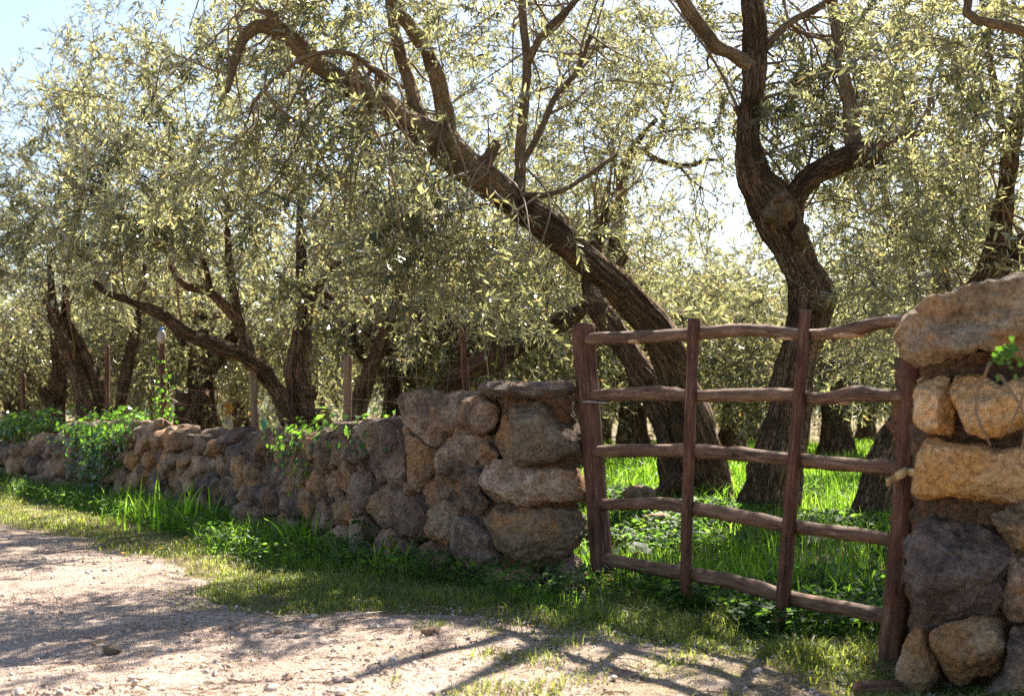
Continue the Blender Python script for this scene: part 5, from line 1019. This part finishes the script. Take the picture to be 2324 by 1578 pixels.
# ------------------------------------------------------------------ tall grass tufts, flowers, broad weeds
def tuft(label, u, v, z0, n, h, seed, spread=.12, mat=M_GRASS):
    rg = np.random.default_rng(seed); d = gd(v, z0); x = (u - CU) / F * d; root = thing('grass_tuft', label, 'grass', (x, d, z0), 'tall grass tufts')
    for k in range(n):
        a = rg.uniform(0, 2 * pi); hh = h * rg.uniform(.55, 1.15); b = np.array([x + rg.normal(0, spread), d + rg.normal(0, spread * .6), z0]); D = np.array([cos(a), sin(a), 0]); ln = rg.uniform(.15, .75) * hh
        t = np.linspace(0, 1, 7); C = b + D * (ln * t ** 2)[:, None] + np.array([0, 0, 1]) * (hh * (t - .35 * (ln / hh) * t ** 3))[:, None]; sdv = np.array([-sin(a), cos(a), 0]); sdv = unit(sdv + rg.normal(0, .4, 3)); w = .0085 * (1 - t ** 2.2) + .0012
        V = np.vstack([C - sdv * w[:, None], C + sdv * w[:, None]]); i = np.arange(6); part('blade', V, [np.stack([i, i + 7, i + 8, i + 1], 1)], mat, root, origin=b)
tuft('tall grass tuft with long arching blades by the wall left of the ivy', 430, 1205, 0, 26, .55, 1, .25)
tuft('thin grass tuft with drooping sunlit blades near the left road edge', 300, 1190, 0, 9, .42, 2, .15)
tuft('few tall bent grass blades rising from the shaded weeds below the ivy', 665, 1265, 0, 11, .42, 3, .08)
tuft('dark broad bladed grass clump at the foot of the wall left of the pillar', 900, 1310, 0, 24, .36, 4, .16)
tuft('grass tuft of wide blades just inside the left gate stile', 1395, 1235, .08, 16, .36, 5, .10)
tuft('tall grass blades in front of the leaning olive roots', 1490, 1150, .2, 16, .45, 6, .25)
tuft('bright grass blades between the two main trunks behind the gate', 1680, 1160, .2, 12, .4, 7, .15)
tuft('tall grass on the wall top beside the pale post', 510, 1100, 0.0, 7, .95, 8, .25)
FL = ['yellow flower on a tall stem in the shaded grass at the far left', 'small yellow flower low in the grass at the left frame edge', 'yellow flower level with the thin drooping grass tuft, left of it', 'yellow flower nearest the road at the left of the verge', 'high yellow flower just right of the thin drooping grass tuft', 'yellow flower in sunlit grass below the tall arching tuft', 'biggest looking yellow flower at the sunny edge by the gravel', 'yellow flower at the foot of the tall arching grass tuft', 'highest yellow flower among the blades of the tall arching tuft', 'yellow flower in the middle of the cluster between grass and gravel', 'lowest yellow flower near the gravel, left of the biggest', 'yellow flower left of the cluster, in short sunny grass']
for k, (u, v) in enumerate([(138, 1147), (91, 1171), (273, 1207), (234, 1226), (327, 1179), (363, 1207), (365, 1244), (423, 1218), (444, 1168), (304, 1221), (280, 1254), (221, 1211)]):
    d = gd(v + 14); x = (u - CU) / F * d; r = thing('yellow_flower', FL[k], 'flower', (x, d, 0), 'yellow flowers in the verge'); hh = EYE + (HV - v) / F * d
    V, f, uv = tube([(x + .01, d, -.01), (x + .005, d, hh * .5), (x, d, hh)], [.003] * 3, 5, .03, 0, 0); part('stem', V, f, M_GSTEM, r, uv)
    n = 12; a = np.linspace(0, 2 * pi, n, endpoint=False); V, f = leaf_block(np.tile(np.array([[x, d, hh]]), (n, 1)), unit(np.stack([np.cos(a), np.sin(a), np.full(n, .25)], 1)), np.tile(np.array([[0, 0, 1.0]]), (n, 1)), np.full(n, .024), np.full(n, .012)); part('petals', V, f, M_YELLOW, r, smooth=False)
def broad(label, u, v, z0, n, size, seed, mat=M_BROAD, spread=.25, hgt=.22):
    rg = np.random.default_rng(seed); d = gd(v, z0); x = (u - CU) / F * d; root = thing('broad_leaved_weed', label, 'plant', (x, d, z0), 'broad leaved weeds')
    for k in range(n):
        a = rg.uniform(0, 2 * pi); b = np.array([x, d, z0]); tip0 = np.array([x + cos(a) * spread * rg.uniform(.3, 1), d + sin(a) * spread * rg.uniform(.3, 1), z0 + hgt * rg.uniform(.5, 1.1)])
        V, f, uv = tube([b, b * .5 + tip0 * .5 + np.array([0, 0, .05]), tip0], [.004, .004, .003], 5, .04, 0, k); part('stalk', V, f, M_GSTEM, root, uv)
        Ld = unit(np.array([cos(a), sin(a), rg.uniform(-.25, .35)])); N = unit(np.array([rg.normal(0, .3), rg.normal(0, .3), 1])); S = unit(np.cross(Ld, N)); N = np.cross(S, Ld); s = size * rg.uniform(.7, 1.25)
        t = np.linspace(0, 1, 8); w = np.array([.08, .38, .30, .44, .30, .36, .18, .02]) * s; cur = -.25 * t ** 2 * s; C = tip0 + Ld * (t * s)[:, None] + N * cur[:, None]
        V = np.vstack([C, C + S * w[:, None] + N * (.18 * w + .05 * s * np.sin(t * 15))[:, None], C - S * w[:, None] + N * (.18 * w + .05 * s * np.cos(t * 15))[:, None]]); i = np.arange(7)
        part('leaf', V, [np.stack([i, i + 8, i + 9, i + 1], 1), np.stack([i + 16, i, i + 1, i + 17], 1)], mat, root)
broad('broad pale leaved weed shining in the grass near the right gate stile', 1885, 1275, .06, 13, .17, 1)
broad('second pale leaved weed close beside the right gate stile, behind the rails', 1960, 1290, .05, 8, .15, 2)
broad('lobed bluish weed at the foot of the left gate stile', 1385, 1300, 0.02, 10, .15, 3)
broad('low weed with lobed leaves right of the pillar footing', 1300, 1345, 0, 7, .10, 4, M_WEED, .14, .12)
broad('green bushy weed growing beside the wall foot left of the dark grass', 770, 1290, 0, 14, .09, 5, M_WEED, .14, .30)
broad('leafy weed below the lowest rail near the first upright', 1470, 1320, 0.02, 9, .10, 6, M_WEED, .16, .12)
n_tri = 0
for me in bpy.data.meshes: n_tri += sum(len(p.vertices) - 2 for p in me.polygons) if len(me.polygons) < 5000 else len(me.loops) - 2 * len(me.polygons)
print('triangles', n_tri, 'objects', len(bpy.data.objects))
